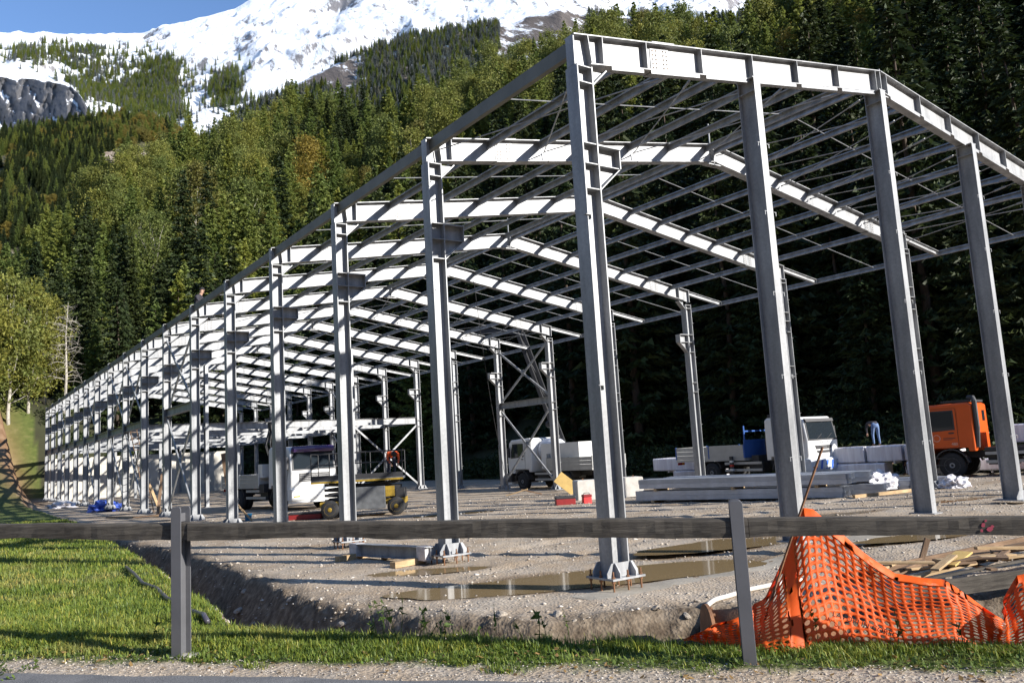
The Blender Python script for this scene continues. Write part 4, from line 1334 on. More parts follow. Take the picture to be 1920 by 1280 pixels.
# ------------------------------------------------------------------ orange barrier net on its stake
def barrier_net():
    m, nt, b = nodemat('orange_plastic')
    b.inputs['Base Color'].default_value = (1.0, 0.18, 0.02, 1); b.inputs['Roughness'].default_value = .55
    tr = N(nt, 'ShaderNodeBsdfTranslucent'); tr.inputs[0].default_value = (1.0, 0.17, 0.018, 1)
    mx = N(nt, 'ShaderNodeMixShader'); mx.inputs[0].default_value = .5
    nt.links.new(b.outputs[0], mx.inputs[1]); nt.links.new(tr.outputs[0], mx.inputs[2]); nt.links.new(mx.outputs[0], nt.nodes['Material Output'].inputs[0])
    e = empty('barrier_net', (*fpt(5.4, .62), .3)); tag(e, 'orange perforated plastic barrier net draped over a thin leaning stake', 'barrier net')
    top = np.array([[4.35, .33], [4.60, .44], [4.80, .50], [5.02, .62], [5.30, 1.12], [5.42, 1.36], [5.55, 1.34], [5.74, 1.18], [5.95, .95], [6.12, .80], [6.30, .76], [6.47, .74], [6.62, .62], [6.76, .49], [6.83, .44], [6.92, .60], [7.02, .75], [7.3, .80], [7.7, .70]])
    nc, nr = 52, 15
    ss = np.linspace(4.35, 7.7, nc * 4 + 1)
    # rows gather towards the stake: warp the columns so that cells keep their size along the cloth
    def S(u, v):
        s = 4.35 + 3.35 * u
        zt = np.interp(s, top[:, 0], top[:, 1]); zb = .26 + .02 * np.sin(s * 9) - .018 * (s - 4.84)
        hgt = np.clip(zt - zb, .04, None)
        z = zb + hgt * v
        fold = .10 * np.sin((s - 5.42) * 5.5) * (1 - v) + .012 * np.sin(s * 19 + v * 3) + .05 * np.sin(v * 5 + s * 3) + .05 * np.sin(s * 26 + v * 7) * sstep(5.2, 4.9, s)
        t = .56 + .16 * v * (hgt > .3) - .20 * (1 - v) ** 2 * np.exp(-((s - 5.1) / .5) ** 2) + fold * .55 + .10 * np.clip(1 - hgt / .35, 0, 1) * (1 - v)
        s = s + .022 * (fbm(s * 6, v * 5, 3) - .5) * 2 * (v * (1 - v) * 4)
        z = z + .03 * (fbm(s * 5 + 9, v * 4, 3) - .5) * 2 * (v * (1 - v) * 4)
        pull = -.25 * (s - 5.42) * v * np.exp(-((s - 5.5) / .45) ** 2)
        return s + pull, t, z
    W = lambda u, v: (lambda s, t, z: (*(PL + FD * s + FN * t), z))(*S(u, v))
    mb = MB()
    def solid(u0, u1, v0, v1, nu, nv):
        for i in range(nu):
            for j in range(nv):
                q = [W(u0 + (u1 - u0) * (i + a) / nu, v0 + (v1 - v0) * (j + c) / nv) for a, c in ((0, 0), (1, 0), (1, 1), (0, 1))]
                mb.add(q, [(0, 1, 2, 3)])
    vs0, vs1 = .03, .90
    for i in range(nc):
        u0, u1 = i / nc, (i + 1) / nc
        for j in range(nr):
            v0, v1 = vs0 + (vs1 - vs0) * j / nr, vs0 + (vs1 - vs0) * (j + 1) / nr
            if 4.35 + 3.35 * (u0 + u1) / 2 < 5.30 and 4.35 + 3.35 * (u0 + u1) / 2 > 5.16:
                solid(u0, u1, v0, v1, 2, 1)               # the uncut band folded down beside the stake
                continue
            uc, vc = (u0 + u1) / 2, (v0 + v1) / 2
            du, dv = (u1 - u0) / 2, (v1 - v0) / 2
            off = 0
            out = [(-1, -1), (0, -1), (1, -1), (1, 0), (1, 1), (0, 1), (-1, 1), (-1, 0)]
            vs = [W(uc + du * a, vc + dv * c) for a, c in out]
            inn = []
            for k in range(8):
                th = -3 * math.pi / 4 + k * math.pi / 4
                inn.append(W(uc + du * (.64 + .10 * math.sin(i * 3.7 + j * 5.1)) * math.cos(th), vc + dv * (.60 + .08 * math.sin(i * 2.3 - j * 4.7)) * math.sin(th)))
            mb.add(vs + inn, [(k, (k + 1) % 8, 8 + (k + 1) % 8, 8 + k) for k in range(8)])
    solid(0, 1, vs1, 1.0, nc * 2, 1); solid(0, 1, 0, vs0, nc * 2, 1)
    me = mb.mesh('net', m, True)
    bm = bmesh.new(); bm.from_mesh(me); bmesh.ops.remove_doubles(bm, verts=bm.verts, dist=.0004); bm.to_mesh(me); bm.free()
    net = put('net', me, e); net.matrix_parent_inverse = Matrix.Translation(-Vector(e.location))
    sd = net.modifiers.new('thick', 'SOLIDIFY'); sd.thickness = .0025
    st = MB()
    p0 = fpt(4.86, .66); p1 = fpt(5.64, .70)
    st.tube([(*p0, .05), (*(p0 * .5 + p1 * .5), .98), (*p1, 1.86)], .011, 7)
    o = st.build('stake', RUST, e); o.matrix_parent_inverse = Matrix.Translation(-Vector(e.location))
    # printed warning on a lower row of the net
    BLK = mat('black_print', (.02, .015, .012), .7)
    pA = Vector(W(.36, .24)); pB = Vector(W(.50, .17))
    x = (pB - pA).normalized(); nrm = Vector((-FN[0], -FN[1], .15)); nrm = (nrm - x * nrm.dot(x)).normalized(); yv = nrm.cross(x)
    M = Matrix((x, yv, nrm)).transposed().to_4x4(); M.translation = (pA + pB) / 2 + nrm * .05 - Vector(e.location)
    text_mesh('lettering', 'LAVORI IN CORSO', .062, BLK, e, M, .0015)
barrier_net()

# ------------------------------------------------------------------ near clutter
def planks(name, label, cat, group, base, items, mt, local=False):
    pass
def board(name, label, cat, p0, p1, w, h, mt, up=(0, 0, 1), group=None):
    c = (Vector(p0) + Vector(p1)) / 2
    d = Vector(p1) - Vector(p0); L = d.length
    mb = MB(); mb.box(-L / 2, L / 2, -w / 2, w / 2, -h / 2, h / 2)
    o = mb.build(name, mt, None, c, bevel=min(.004, h * .2))
    x = d.normalized(); u = Vector(up); y = u.cross(x)
    if y.length < .05:
        y = Vector((0, 1, 0)).cross(x)
    y.normalize(); z = x.cross(y)
    M = Matrix((x, y, z)).transposed().to_4x4(); M.translation = c
    o.matrix_world = M
    return tag(o, label, cat, group)

def near_clutter():
    # timber shuttering over the pit on the right
    z = .02
    board('shuttering_board', 'long dark shuttering board along the edge of the pit', 'board', (.75, -3.55, -.02), (5.2, -5.35, .08), .04, .20, OLDWOOD)
    board('shuttering_board', 'long brown shuttering board at the back of the timber heap', 'board', (1.5, -2.75, .02), (6.2, -3.75, .22), .04, .18, BROWNWOOD)
    board('timber_plank', 'reddish plank lying flat along the back of the timber heap', 'plank', (2.9, -3.35, .16), (5.6, -4.25, .22), .15, .04, BROWNWOOD)
    board('timber_plank', 'pale plank slanting across the middle of the timber heap', 'plank', (2.0, -3.5, .07), (3.3, -3.85, .17), .13, .03, NEWWOOD)
    board('timber_plank', 'short pale board lying on top of the timber heap', 'plank', (2.7, -3.5, .20), (3.75, -3.95, .19), .18, .03, NEWWOOD)
    board('timber_plank', 'narrow batten at the left of the timber heap', 'plank', (1.35, -3.25, .06), (2.6, -3.35, .19), .07, .04, BROWNWOOD)
    board('timber_plank', 'narrow pale batten sticking out right of the timber heap', 'plank', (3.5, -3.6, .28), (5.2, -4.55, .16), .08, .04, NEWWOOD)
    board('timber_plank', 'thin grey lath at the front of the timber heap', 'plank', (1.7, -3.6, .05), (3.9, -4.15, .13), .06, .03, OLDWOOD)
    board('timber_plank', 'broken brown plank end at the right of the timber heap', 'plank', (3.7, -4.05, .12), (5.0, -4.3, .17), .16, .03, BROWNWOOD)
    board('yellow_board', 'yellow shuttering board lying askew on the timber heap', 'board', (2.55, -3.68, .17), (3.15, -3.62, .27), .22, .025, YELLOWBOARD)
    board('peg', 'upright square wooden peg left of the timber heap', 'peg', (1.93, -2.95, -.25), (1.96, -2.95, .26), .085, .06, BROWNWOOD, up=(.7, .7, 0))
    board('peg', 'leaning wooden peg standing behind the timber heap', 'peg', (2.98, -3.05, .02), (3.16, -3.12, .42), .07, .06, BROWNWOOD, up=(.7, .7, 0))
    rg = random.Random(4)
    for i in range(16):
        x, y = 1.7 + 3.3 * rg.random(), 0
        y = -3.15 - .33 * (x - 1.7) + rg.uniform(-.35, .3); zz = .10 + .16 * rg.random(); L = rg.uniform(.45, 1.5); a = -.36 + rg.gauss(0, .5)
        board('broken_batten', 'broken timber batten jumbled in the heap behind the barrier net', 'batten', (x - L / 2 * math.cos(a), y - L / 2 * math.sin(a), zz), (x + L / 2 * math.cos(a), y + L / 2 * math.sin(a), zz + rg.uniform(-.05, .12)), rg.uniform(.05, .13), .03, rg.choice((NEWWOOD, BROWNWOOD, BROWNWOOD, OLDWOOD)), group='broken battens in the timber heap')
    # rusty flanged pipe end
    p = empty('rusty_pipe', (-.75, -2.55, -.50), math.radians(-33)); tag(p, 'short rusty flanged steel pipe lying in the pit beside the barrier net', 'pipe')
    mb = MB(); mb.lathe([(.20, 0), (.235, .004), (.235, 1.5), (.20, 1.5), (.20, .02)], (0, 0, .235), 'x', 28); mb.build('tube', RUST, p, smooth=True)
    mb = MB(); mb.lathe([(.19, -.06), (.31, -.06), (.31, -.02), (.19, -.02)], (0, 0, .235), 'x', 28); mb.build('flange', RUST, p)
    for k in range(14):
        a = k / 14 * 6.283
        mb = MB(); mb.tube([(-.0195, .272 * math.cos(a), .235 + .272 * math.sin(a)), (.012, .272 * math.cos(a), .235 + .272 * math.sin(a))], .02, 6); mb.build('flange_bolt', RUST, p)
    HOSEM = mat('white_hose', (.62, .57, .5), .5, var=.15)
    pts = []
    for s in np.linspace(0, 1, 14):
        x = -.62 + 2.7 * s; y = -2.2 + .55 * math.sin(s * 2.2); pts.append((x, y, gz(x, y) + .035 + (.06 if s < .05 else 0)))
    mb = MB(); mb.tube(pts, .032, 8); tag(mb.build('hose', HOSEM, smooth=True), 'stiff white plastic hose curving over the gravel above the rusty pipe', 'hose')
    # black pipe on the left grass
    PIPEM = mat('black_pipe', (.07, .065, .08), .35, var=.2)
    pts = []
    for (x, y) in ((-5.3, 8.2), (-5.45, 6.6), (-5.6, 5.0), (-5.62, 3.9), (-5.75, 2.6), (-5.88, 1.4), (-5.96, .5), (-5.98, -.2), (-6.02, -.5)):
        pts.append((x, y, gz(x, y) + .055))
    mb = MB(); mb.tube(pts, .03, 8); tag(mb.build('drain_pipe', PIPEM, smooth=True), 'thin black plastic pipe lying down the grass bank by the left post', 'pipe')
    # girder lying on blocks beside the second column
    g = empty('steel_girder', (-.55, 6.6, 0)); tag(g, 'galvanised girder lying on wooden blocks between the first columns', 'girder')
    ibeam((-.12, 1.35, .03), (.35, -1.35, .06), .26, .22, 'profile', g)
    for (q, nm) in ((.05, 0), (.93, 1)):
        c = Vector((-.12, 1.35, .03)).lerp(Vector((.35, -1.35, .06)), q)
        mb = MB(); mb.box(-.115, .115, -.14, .14, -.138, .138)
        o = mb.build('wrapping', mat('film_wrap', (.5, .48, .48), .35, var=.3, scale=9, bump=.6, bscale=9), g, c); o.rotation_euler = (0, 0, math.atan2(.47, 2.7))
    for i, (x, y, lb) in enumerate(((-.85, 7.75, 'pale timber block under the far end of the lying girder'), (-.62, 5.55, 'pale timber block under the near end of the lying girder'))):
        z = gz(x, y)
        board('timber_block', lb, 'block', (x - .35, y - .12, z + .06), (x + .45, y + .1, z + .06), .16, .12, NEWWOOD)
    z = gz(-.2, 6.9)
    board('timber_offcut', 'split timber offcut on the gravel beside the lying girder', 'offcut', (-.5, 6.9, z + .04), (.05, 6.75, z + .05), .12, .05, NEWWOOD)
near_clutter()

def stones():
    rng = np.random.default_rng(12)
    SM = mat('pale_stone', (.30, .255, .20), .9, var=.4, scale=3, bump=.4, bscale=20, obj_random=.25)
    base = []
    for i in range(4):
        bm = bmesh.new(); bmesh.ops.create_icosphere(bm, subdivisions=2, radius=1)
        for v in bm.verts:
            v.co *= 1 + .35 * (mnoise.noise(v.co * 1.3 + Vector((i * 7, 0, 0)))) ; v.co.z *= .6
        me = bpy.data.meshes.new('stone'); bm.to_mesh(me); bm.free(); me.materials.append(SM); base.append(me)
    E = np.array(SITE_EDGE[3:13])
    for i in range(30):
        k = rng.integers(0, len(E) - 1); f = rng.random(); p = E[k] * (1 - f) + E[k + 1] * f
        x, y = p + rng.normal(size=2) * np.array([.28, .28]) + np.array([.1, .1])
        s = rng.uniform(.025, .085)
        o = put('stone', base[int(rng.integers(0, 4))], None, (x, y, gz(x, y) + s * .15), rot=(rng.normal() * .3, rng.normal() * .3, rng.random() * 6.28), scale=(s * 1.3, s, s))
        tag(o, 'pale stone lying on the crumbling edge of the earth bank', 'stone', 'stones along the bank edge')
    # loose gravel: one mesh of small pebbles over the near yard, the verge and the bank
    octv = np.array([(1, 0, 0), (-1, 0, 0), (0, 1, 0), (0, -1, 0), (0, 0, .7), (0, 0, -.5)], float)
    octf = np.array([(0, 2, 4), (2, 1, 4), (1, 3, 4), (3, 0, 4), (2, 0, 5), (1, 2, 5), (3, 1, 5), (0, 3, 5)])
    n = 21000
    a = rng.uniform(-1, 70, n); r = 6.5 + 34 * rng.random(n) ** 1.4
    x = CAM[0] + r * np.sin(np.radians(a)); y = CAM[1] + r * np.cos(np.radians(a))
    t = (x - PL[0]) * FN[0] + (y - PL[1]) * FN[1]; s_ = (x - PL[0]) * FD[0] + (y - PL[1]) * FD[1]
    inv = inside(x, y, VERGE_POLY)
    keep = ~inv & ((fbm(x * .7, y * .7, 3) + .5 * rng.random(n)) > .66)
    x, y, r = x[keep], y[keep], r[keep]
    # strip beside the road
    m2 = 9000; s2 = rng.uniform(-3, 9, m2); t2 = rng.uniform(-.72, -.02, m2)
    x = np.append(x, PL[0] + FD[0] * s2 + FN[0] * t2); y = np.append(y, PL[1] + FD[1] * s2 + FN[1] * t2)
    sz = np.append(.006 + .024 * rng.random(len(r)) ** 4 + .0005 * r, .0025 + .009 * rng.random(m2) ** 3)
    z = ground(x, y)
    n = len(x)
    ang = rng.random(n) * 6.28
    V = octv[None] * (1 + .35 * rng.normal(size=(n, 6, 1))) * sz[:, None, None] * np.stack([1 + .5 * rng.random(n), np.ones(n), .7 + .3 * rng.random(n)], 1)[:, None, :]
    c, s = np.cos(ang)[:, None], np.sin(ang)[:, None]
    V = np.stack([V[..., 0] * c - V[..., 1] * s, V[..., 0] * s + V[..., 1] * c, V[..., 2]], -1) + np.stack([x, y, z + sz * .25], 1)[:, None, :]
    F = octf[None] + (np.arange(n) * 6)[:, None, None]
    gm, nt, b = nodemat('gravel_stone')
    geo = N(nt, 'ShaderNodeNewGeometry')
    nt.links.new(ramp(nt, geo.outputs['Random Per Island'], [(0, (.22, .18, .14)), (.5, (.40, .345, .28)), (.85, (.50, .45, .385)), (1, (.64, .60, .54))]), b.inputs['Base Color']); b.inputs['Roughness'].default_value = .9
    o = put('gravel', np_mesh('gravel', V.reshape(-1, 3), F.reshape(-1, 3), gm)); o['kind'] = 'stuff'; o['label'] = 'loose gravel scattered over the building yard'; o['category'] = 'gravel'
stones()

def grass():
    rng = np.random.default_rng(31)
    m, nt, b = nodemat('grass_blade')
    geo = N(nt, 'ShaderNodeNewGeometry'); tc = N(nt, 'ShaderNodeTexCoord')
    n1 = N(nt, 'ShaderNodeTexNoise', Scale=.9, Detail=4.0); nt.links.new(tc.outputs['Object'], n1.inputs['Vector'])
    c = ramp(nt, n1.outputs[0], [(.3, (.12, .185, .026)), (.5, (.19, .25, .042)), (.72, (.30, .30, .10))])
    c = mixc(nt, 1, c, ramp(nt, geo.outputs['Random Per Island'], [(0, (.6, .65, .55)), (.7, (1.15, 1.12, 1.0)), (.86, (1.5, 1.2, .9)), (1, (2.3, 1.6, 1.5))]), 'MULTIPLY')
    nt.links.new(c, b.inputs['Base Color']); b.inputs['Roughness'].default_value = .55
    tr = N(nt, 'ShaderNodeBsdfTranslucent'); nt.links.new(c, tr.inputs[0]); mx = N(nt, 'ShaderNodeMixShader'); mx.inputs[0].default_value = .35
    nt.links.new(b.outputs[0], mx.inputs[1]); nt.links.new(tr.outputs[0], mx.inputs[2]); nt.links.new(mx.outputs[0], nt.nodes['Material Output'].inputs[0])
    xs, ys, hs = [], [], []
    # verge
    n = 130000
    s = rng.uniform(-2.8, 8.6, n); t = rng.uniform(-.42, .95, n)
    x = PL[0] + FD[0] * s + FN[0] * t; y = PL[1] + FD[1] * s + FN[1] * t
    nn = fbm(x * 2.1, y * 2.1, 4) - .5
    k = inside(x, y, VERGE_POLY) & (rng.random(n) < sstep(-.30, .16, t + .8 * nn + .45 * (fbm(x * 5, y * 5, 2) - .5)) * (.12 + .88 * sstep(-.10, .12, fbm(x * 1.3 + 7, y * 1.3, 3) - .5 + .12 * sstep(0, .4, t))))
    xs.append(x[k]); ys.append(y[k]); hs.append((.022 + .045 * rng.random(k.sum()) ** 2 + .05 * rng.random(k.sum()) * sstep(.1, .5, t[k])) * (.7 + .9 * fbm(x[k] * 3, y[k] * 3, 3)))
    # grass bank on the left
    n = 170000
    r = 8 + 34 * rng.random(n) ** 1.5; a = rng.uniform(-4, 24, n)
    x = CAM[0] + r * np.sin(np.radians(a)); y = CAM[1] + r * np.cos(np.radians(a))
    k = inside(x, y, VERGE_POLY) & (((x - PL[0]) * FN[0] + (y - PL[1]) * FN[1]) > .5)
    xs.append(x[k]); ys.append(y[k]); hs.append((.03 + .06 * rng.random(k.sum()) ** 3 + .0012 * r[k]) * (.6 + 1.0 * fbm(x[k] * 1.5, y[k] * 1.5, 3)))
    x, y, h = np.concatenate(xs), np.concatenate(ys), np.concatenate(hs)
    z = ground(x, y) - .006
    n = len(x)
    an = rng.random(n) * 6.28; lean = rng.normal(size=n) * .75; w = .0016 + .0022 * rng.random(n) + .00022 * np.hypot(x - CAM[0], y - CAM[1])
    d = np.stack([np.cos(an), np.sin(an)], 1); p = np.stack([-np.sin(an), np.cos(an)], 1)
    B = np.stack([x, y, z], 1)
    def at(off, zz):
        return np.concatenate([B[:, :2] + off, (z + zz)[:, None]], 1)
    v0 = at(-p * w[:, None], 0 * h); v1 = at(p * w[:, None], 0 * h)
    v2 = at(d * (h * lean * .35)[:, None] - p * (w * .8)[:, None], h * .6); v3 = at(d * (h * lean * .35)[:, None] + p * (w * .8)[:, None], h * .6)
    v4 = at(d * (h * lean)[:, None], h * (1 - .15 * np.abs(lean)))
    V = np.stack([v0, v1, v2, v3, v4], 1).reshape(-1, 3)
    o5 = np.arange(n)[:, None] * 5
    F = np.concatenate([o5 + np.array([0, 1, 3]), o5 + np.array([0, 3, 2]), o5 + np.array([2, 3, 4])])
    o = put('grass', np_mesh('grass', V, F, m)); o['kind'] = 'stuff'; o['label'] = 'short autumn grass on the verge and the left bank'; o['category'] = 'grass'
    # low broad-leaved weeds in the verge
    Vs = []; 
    for i in range(900):
        if i < 640:
            s = rng.uniform(-2.6, 8.3); t = rng.uniform(-.2, .6)
            x, y = fpt(s, t)
        else:
            r = rng.uniform(8, 16); a = rng.uniform(-1, 12); x, y = CAM[0] + r * math.sin(math.radians(a)), CAM[1] + r * math.cos(math.radians(a))
            if not bool(inside(np.array([x]), np.array([y]), VERGE_POLY)[0]):
                continue
        z = gz(x, y); m_ = int(rng.integers(6, 16))
        for q in range(m_):
            a = rng.random() * 6.28; L = rng.uniform(.02, .055); w = L * rng.uniform(.35, .6); el = rng.uniform(.2, 1.0)
            b0 = np.array([x + rng.normal() * .025, y + rng.normal() * .025, z + .01])
            dd = np.array([math.cos(a) * math.cos(el), math.sin(a) * math.cos(el), math.sin(el)]); sd = np.array([-math.sin(a), math.cos(a), 0])
            tip = b0 + dd * L; mid = b0 + dd * L * .55
            Vs += [b0, mid + sd * w / 2, tip, b0, tip, mid - sd * w / 2]
    V = np.array(Vs)
    wm = foliage('weed_leaf', (.07, .11, .02), (.14, .18, .04), trans=.3)
    o = put('weeds', np_mesh('weeds', V, np.arange(len(V)).reshape(-1, 3), wm)); o['kind'] = 'stuff'; o['label'] = 'low broad leaved weeds among the verge grass'; o['category'] = 'weeds'
    Vs = []
    for i in range(700):
        s = rng.uniform(-2.8, 8.4); t = rng.uniform(-.55, .5); x, y = fpt(s, t); z = gz(x, y) + .012 + .02 * rng.random() * (t > 0)
        a = rng.random() * 6.28; L = rng.uniform(.012, .035); u = np.array([math.cos(a), math.sin(a), rng.normal() * .3]) * L; w = np.array([-math.sin(a), math.cos(a), rng.normal() * .3]) * L * .5; c0 = np.array([x, y, z])
        Vs += [c0 - u, c0 + w, c0 + u, c0 - u, c0 + u, c0 - w]
    V = np.array(Vs)
    lm = foliage('dry_leaf', (.16, .09, .035), (.36, .22, .09), trans=.2)
    o = put('fallen_leaves', np_mesh('fallen_leaves', V, np.arange(len(V)).reshape(-1, 3), lm)); o['kind'] = 'stuff'; o['label'] = 'dry fallen leaves on the verge'; o['category'] = 'leaves'
    # taller dry stalks at the far edge of the verge
    mb = MB()
    for i in range(26):
        s = rng.uniform(1.4, 3.4) if i < 18 else rng.uniform(-1, 6.5); x, y = fpt(s, rng.uniform(.35, .6)); z = gz(x, y); h = rng.uniform(.18, .42)
        top = (x + rng.normal() * .07, y + rng.normal() * .07, z + h)
        mb.tube([(x, y, z), ((x + top[0]) / 2 + .01, (y + top[1]) / 2, z + h * .55), top], [.004, .003, .0015], 4)
        for q in range(9):
            f = rng.uniform(.35, 1); c0 = Vector((x, y, z)).lerp(Vector(top), f); dv = Vector(rng.normal(size=3)) * .03; sd = Vector(rng.normal(size=3)) * .012
            mb.add([c0 - sd, c0 + sd, c0 + dv], [(0, 1, 2)])
    o = mb.build('weed_stalks', wm); o['kind'] = 'stuff'; o['label'] = 'thin weed stalks along the far verge edge'; o['category'] = 'weeds'
grass()

# ------------------------------------------------------------------ vehicles
TYRE = mat('tyre_rubber', (.025, .025, .026), .85, var=.3, scale=8)
RIM = mat('rim_steel', (.30, .30, .30), .5, metal=.4, var=.25)
CHAS = mat('chassis_black', (.03, .03, .032), .6, var=.3)
GLASS = glassm('cab_glass', (.018, .024, .03))
ALU = mat('bed_aluminium', (.40, .40, .385), .5, metal=.3, var=.12, scale=2)
WHITEP = mat('white_paint', (.72, .72, .70), .35, var=.06, scale=1.5)
BLUEP = mat('blue_paint', (.03, .10, .33), .4, var=.1)
ORANGEP = mat('orange_paint', (.62, .095, .012), .35, var=.06, scale=1.5)
PURPLE = glassm('purple_visor', (.055, .022, .12), .15)
DARKP = mat('dark_plastic', (.035, .035, .038), .55, var=.2)
LAMPM = glassm('lamp_glass', (.6, .6, .58), .1)
AMBER = glassm('amber_lamp', (.85, .28, .02), .2)
REDL = glassm('red_lamp', (.5, .03, .02), .2)
BLUEST = mat('blue_stripe', (.03, .12, .5), .5)
LETTER = mat('grey_lettering', (.25, .25, .26), .5)

def wheel_meshes(r, w, dual=False):
    t = MB(); ww = w * (2 if dual else 1)
    prof_ = [(r * .56, -ww / 2), (r * .9, -ww / 2), (r * .985, -ww * .40), (r, -ww * .28)]
    if dual:
        prof_ += [(r, -ww * .08), (r * .9, -ww * .03), (r * .9, ww * .03), (r, ww * .08)]
    prof_ += [(r, ww * .28), (r * .985, ww * .40), (r * .9, ww / 2), (r * .56, ww / 2)]
    t.lathe(prof_, axis='y', n=28)
    m = MB(); q = ww / 2
    half = [(.02, q - .02), (r * .16, q + .02), (r * .20, q + .015), (r * .24, q - .07), (r * .30, q - .075), (r * .33, q - .05), (r * .36, q - .075), (r * .46, q - .08), (r * .54, q - .005), (r * .57, q + .002)]
    m.lathe([(a, -b_) for a, b_ in half] + list(reversed(half)), axis='y', n=24)
    return t.mesh('tyre', TYRE, True), m.mesh('rim', RIM)
WH = {d: wheel_meshes(.51, .30, d) for d in (False, True)}
def add_wheel(e, x, y, dual, r=.51):
    w = put('wheel', WH[dual][0], e, (x, y, r)); put('rim', WH[dual][1], w)
    return w

def truck(name, label, loc, head, cabm, bumpm, wb=4.0, bed=None, grille='plain', axles=1, visor=False):
    """x forward, origin on the ground below the front axle"""
    e = empty(name, loc, math.atan2(head[1], head[0]))
    tag(e, label, 'truck')
    xr = -wb - (1.35 if axles == 2 else 0)
    # chassis
    mb = MB()
    for sy in (-.42, .42):
        mb.box(xr - 1.3, 1.05, sy - .04, sy + .04, .78, 1.02)
    for x in np.linspace(xr - 1.1, .2, 6):
        mb.box(x - .04, x + .04, -.379, .379, .82, .98)
    mb.tube([(0, -1.0, .51), (0, 1.0, .51)], .07, 8)
    for i in range(axles):
        mb.tube([(-wb - 1.35 * i, -.85, .51), (-wb - 1.35 * i, .85, .51)], .12, 8)
    mb.box(-2.3, -1.3, .47, 1.05, .5, .98); mb.box(-2.1, -1.3, -1.05, -.47, .5, .98)
    mb.build('chassis', CHAS, e)
    for sy in (-1, 1):
        add_wheel(e, 0, sy * 1.03, False)
        for i in range(axles):
            add_wheel(e, -wb - 1.35 * i, sy * .93, True)
        mb = MB(); n = 9
        arc = [(.62 * math.cos(a), .51 + .62 * math.sin(a)) for a in np.linspace(.15, math.pi - .15, n)]
        arc2 = [(.67 * math.cos(a), .51 + .67 * math.sin(a)) for a in np.linspace(math.pi - .15, .15, n)]
        mb.prism(arc + arc2, 'y', sy * .85 if sy > 0 else -1.24, 1.24 if sy > 0 else -.85); mb.build('mudguard', DARKP, e)
        mb = MB()
        arc = [(-wb + .60 * math.cos(a), .54 + .60 * math.sin(a)) for a in np.linspace(.3, math.pi - .3, n)]
        arc2 = [(-wb + .64 * math.cos(a), .54 + .64 * math.sin(a)) for a in np.linspace(math.pi - .3, .3, n)]
        mb.prism(arc + arc2, 'y', sy * .62 if sy > 0 else -1.22, 1.22 if sy > 0 else -.62); mb.build('mudguard', DARKP, e)
        # side guard rails
        for z in (.62, .95):
            mb = MB(); mb.box(-wb + .85, -1.25, sy * 1.20 - .02, sy * 1.20 + .02, z - .06, z + .06); mb.build('side_guard', ALU, e)
    # cab: side profile swept across, rounded corners in plan
    prof_ = [(-.95, 1.05), (-.70, 1.05), (-.68, 1.20), (.62, 1.20), (.66, .98), (1.28, .98), (1.34, 1.20), (1.36, 1.85), (1.20, 2.78), (1.02, 2.96), (-.80, 3.02), (-.95, 2.92)]
    W = 1.20
    mb = MB()
    ys = [-W, -W + .06, W - .06, W]
    vs = []
    for y in ys:
        edge = abs(y) > W - .01
        for (x, z) in prof_:
            xx = x - (.07 if edge and x > 1 else 0) + (.04 if edge and x < -.9 else 0); zz = z - (.05 if edge and z > 2.9 else 0)
            vs.append((xx, y * (.965 if z > 2.7 else 1), zz))
    n = len(prof_); fs = []
    for i in range(3):
        for k in range(n):
            k2 = (k + 1) % n; fs.append((i * n + k, i * n + k2, (i + 1) * n + k2, (i + 1) * n + k))
    fs.append(tuple(range(n - 1, -1, -1))); fs.append(tuple(range(3 * n, 4 * n)))
    mb.add(vs, fs)
    cab = mb.build('cab', cabm, e, bevel=.055)
    cab.modifiers[0].segments = 4
    for _p in cab.data.polygons: _p.use_smooth = True
    # windscreen
    def scr(z):
        return 1.36 + (1.20 - 1.36) * (z - 1.85) / (2.78 - 1.85) + .008
    mb = MB(); mb.hexa([(scr(1.92), -1.06, 1.92), (scr(1.92) + .01, -1.06, 1.92), (scr(1.92) + .01, 1.06, 1.92), (scr(1.92), 1.06, 1.92), (scr(2.72), -1.02, 2.72), (scr(2.72) + .01, -1.02, 2.72), (scr(2.72) + .01, 1.02, 2.72), (scr(2.72), 1.02, 2.72)])
    mb.build('windscreen', GLASS, cab)
    mb = MB(); mb.hexa([(scr(1.86) - .002, -1.13, 1.86), (scr(1.86) + .006, -1.13, 1.86), (scr(1.86) + .006, 1.13, 1.86), (scr(1.86) - .002, 1.13, 1.86), (scr(2.77) - .002, -1.09, 2.77), (scr(2.77) + .006, -1.09, 2.77), (scr(2.77) + .006, 1.09, 2.77), (scr(2.77) - .002, 1.09, 2.77)]); mb.build('windscreen_seal', DARKP, cab)
    for q in (-.45, .35):
        mb = MB(); mb.tube([(scr(1.94) + .022, q, 1.94), (scr(2.15) + .022, q + .42, 2.15)], .01, 5); mb.build('wiper', DARKP, cab)
    for sy in (-1, 1):
        yo = sy * W
        def slab(poly, mt, nm, par=cab, th=.012):
            mb = MB(); mb.prism(poly, 'y', min(yo + sy * .001, yo + sy * th), max(yo + sy * .001, yo + sy * th)); return mb.build(nm, mt, par)
        d = slab([(-.35, 1.24), (.95, 1.24), (1.03, 1.85), (.98, 2.3), (.82, 2.78), (-.35, 2.78)], cabm, 'door')
        slab([(-.362, 1.228), (.958, 1.228), (1.042, 1.85), (.992, 2.3), (.828, 2.792), (-.362, 2.792)], DARKP, 'door_seam', cab, .004)
        slab([(-.27, 1.93), (.965, 1.87), (.945, 2.29), (.79, 2.73), (-.27, 2.73)], DARKP, 'window_frame', d, .015)
        slab([(-.22, 1.98), (.92, 1.92), (.90, 2.28), (.76, 2.68), (-.22, 2.68)], GLASS, 'side_window', d, .018)
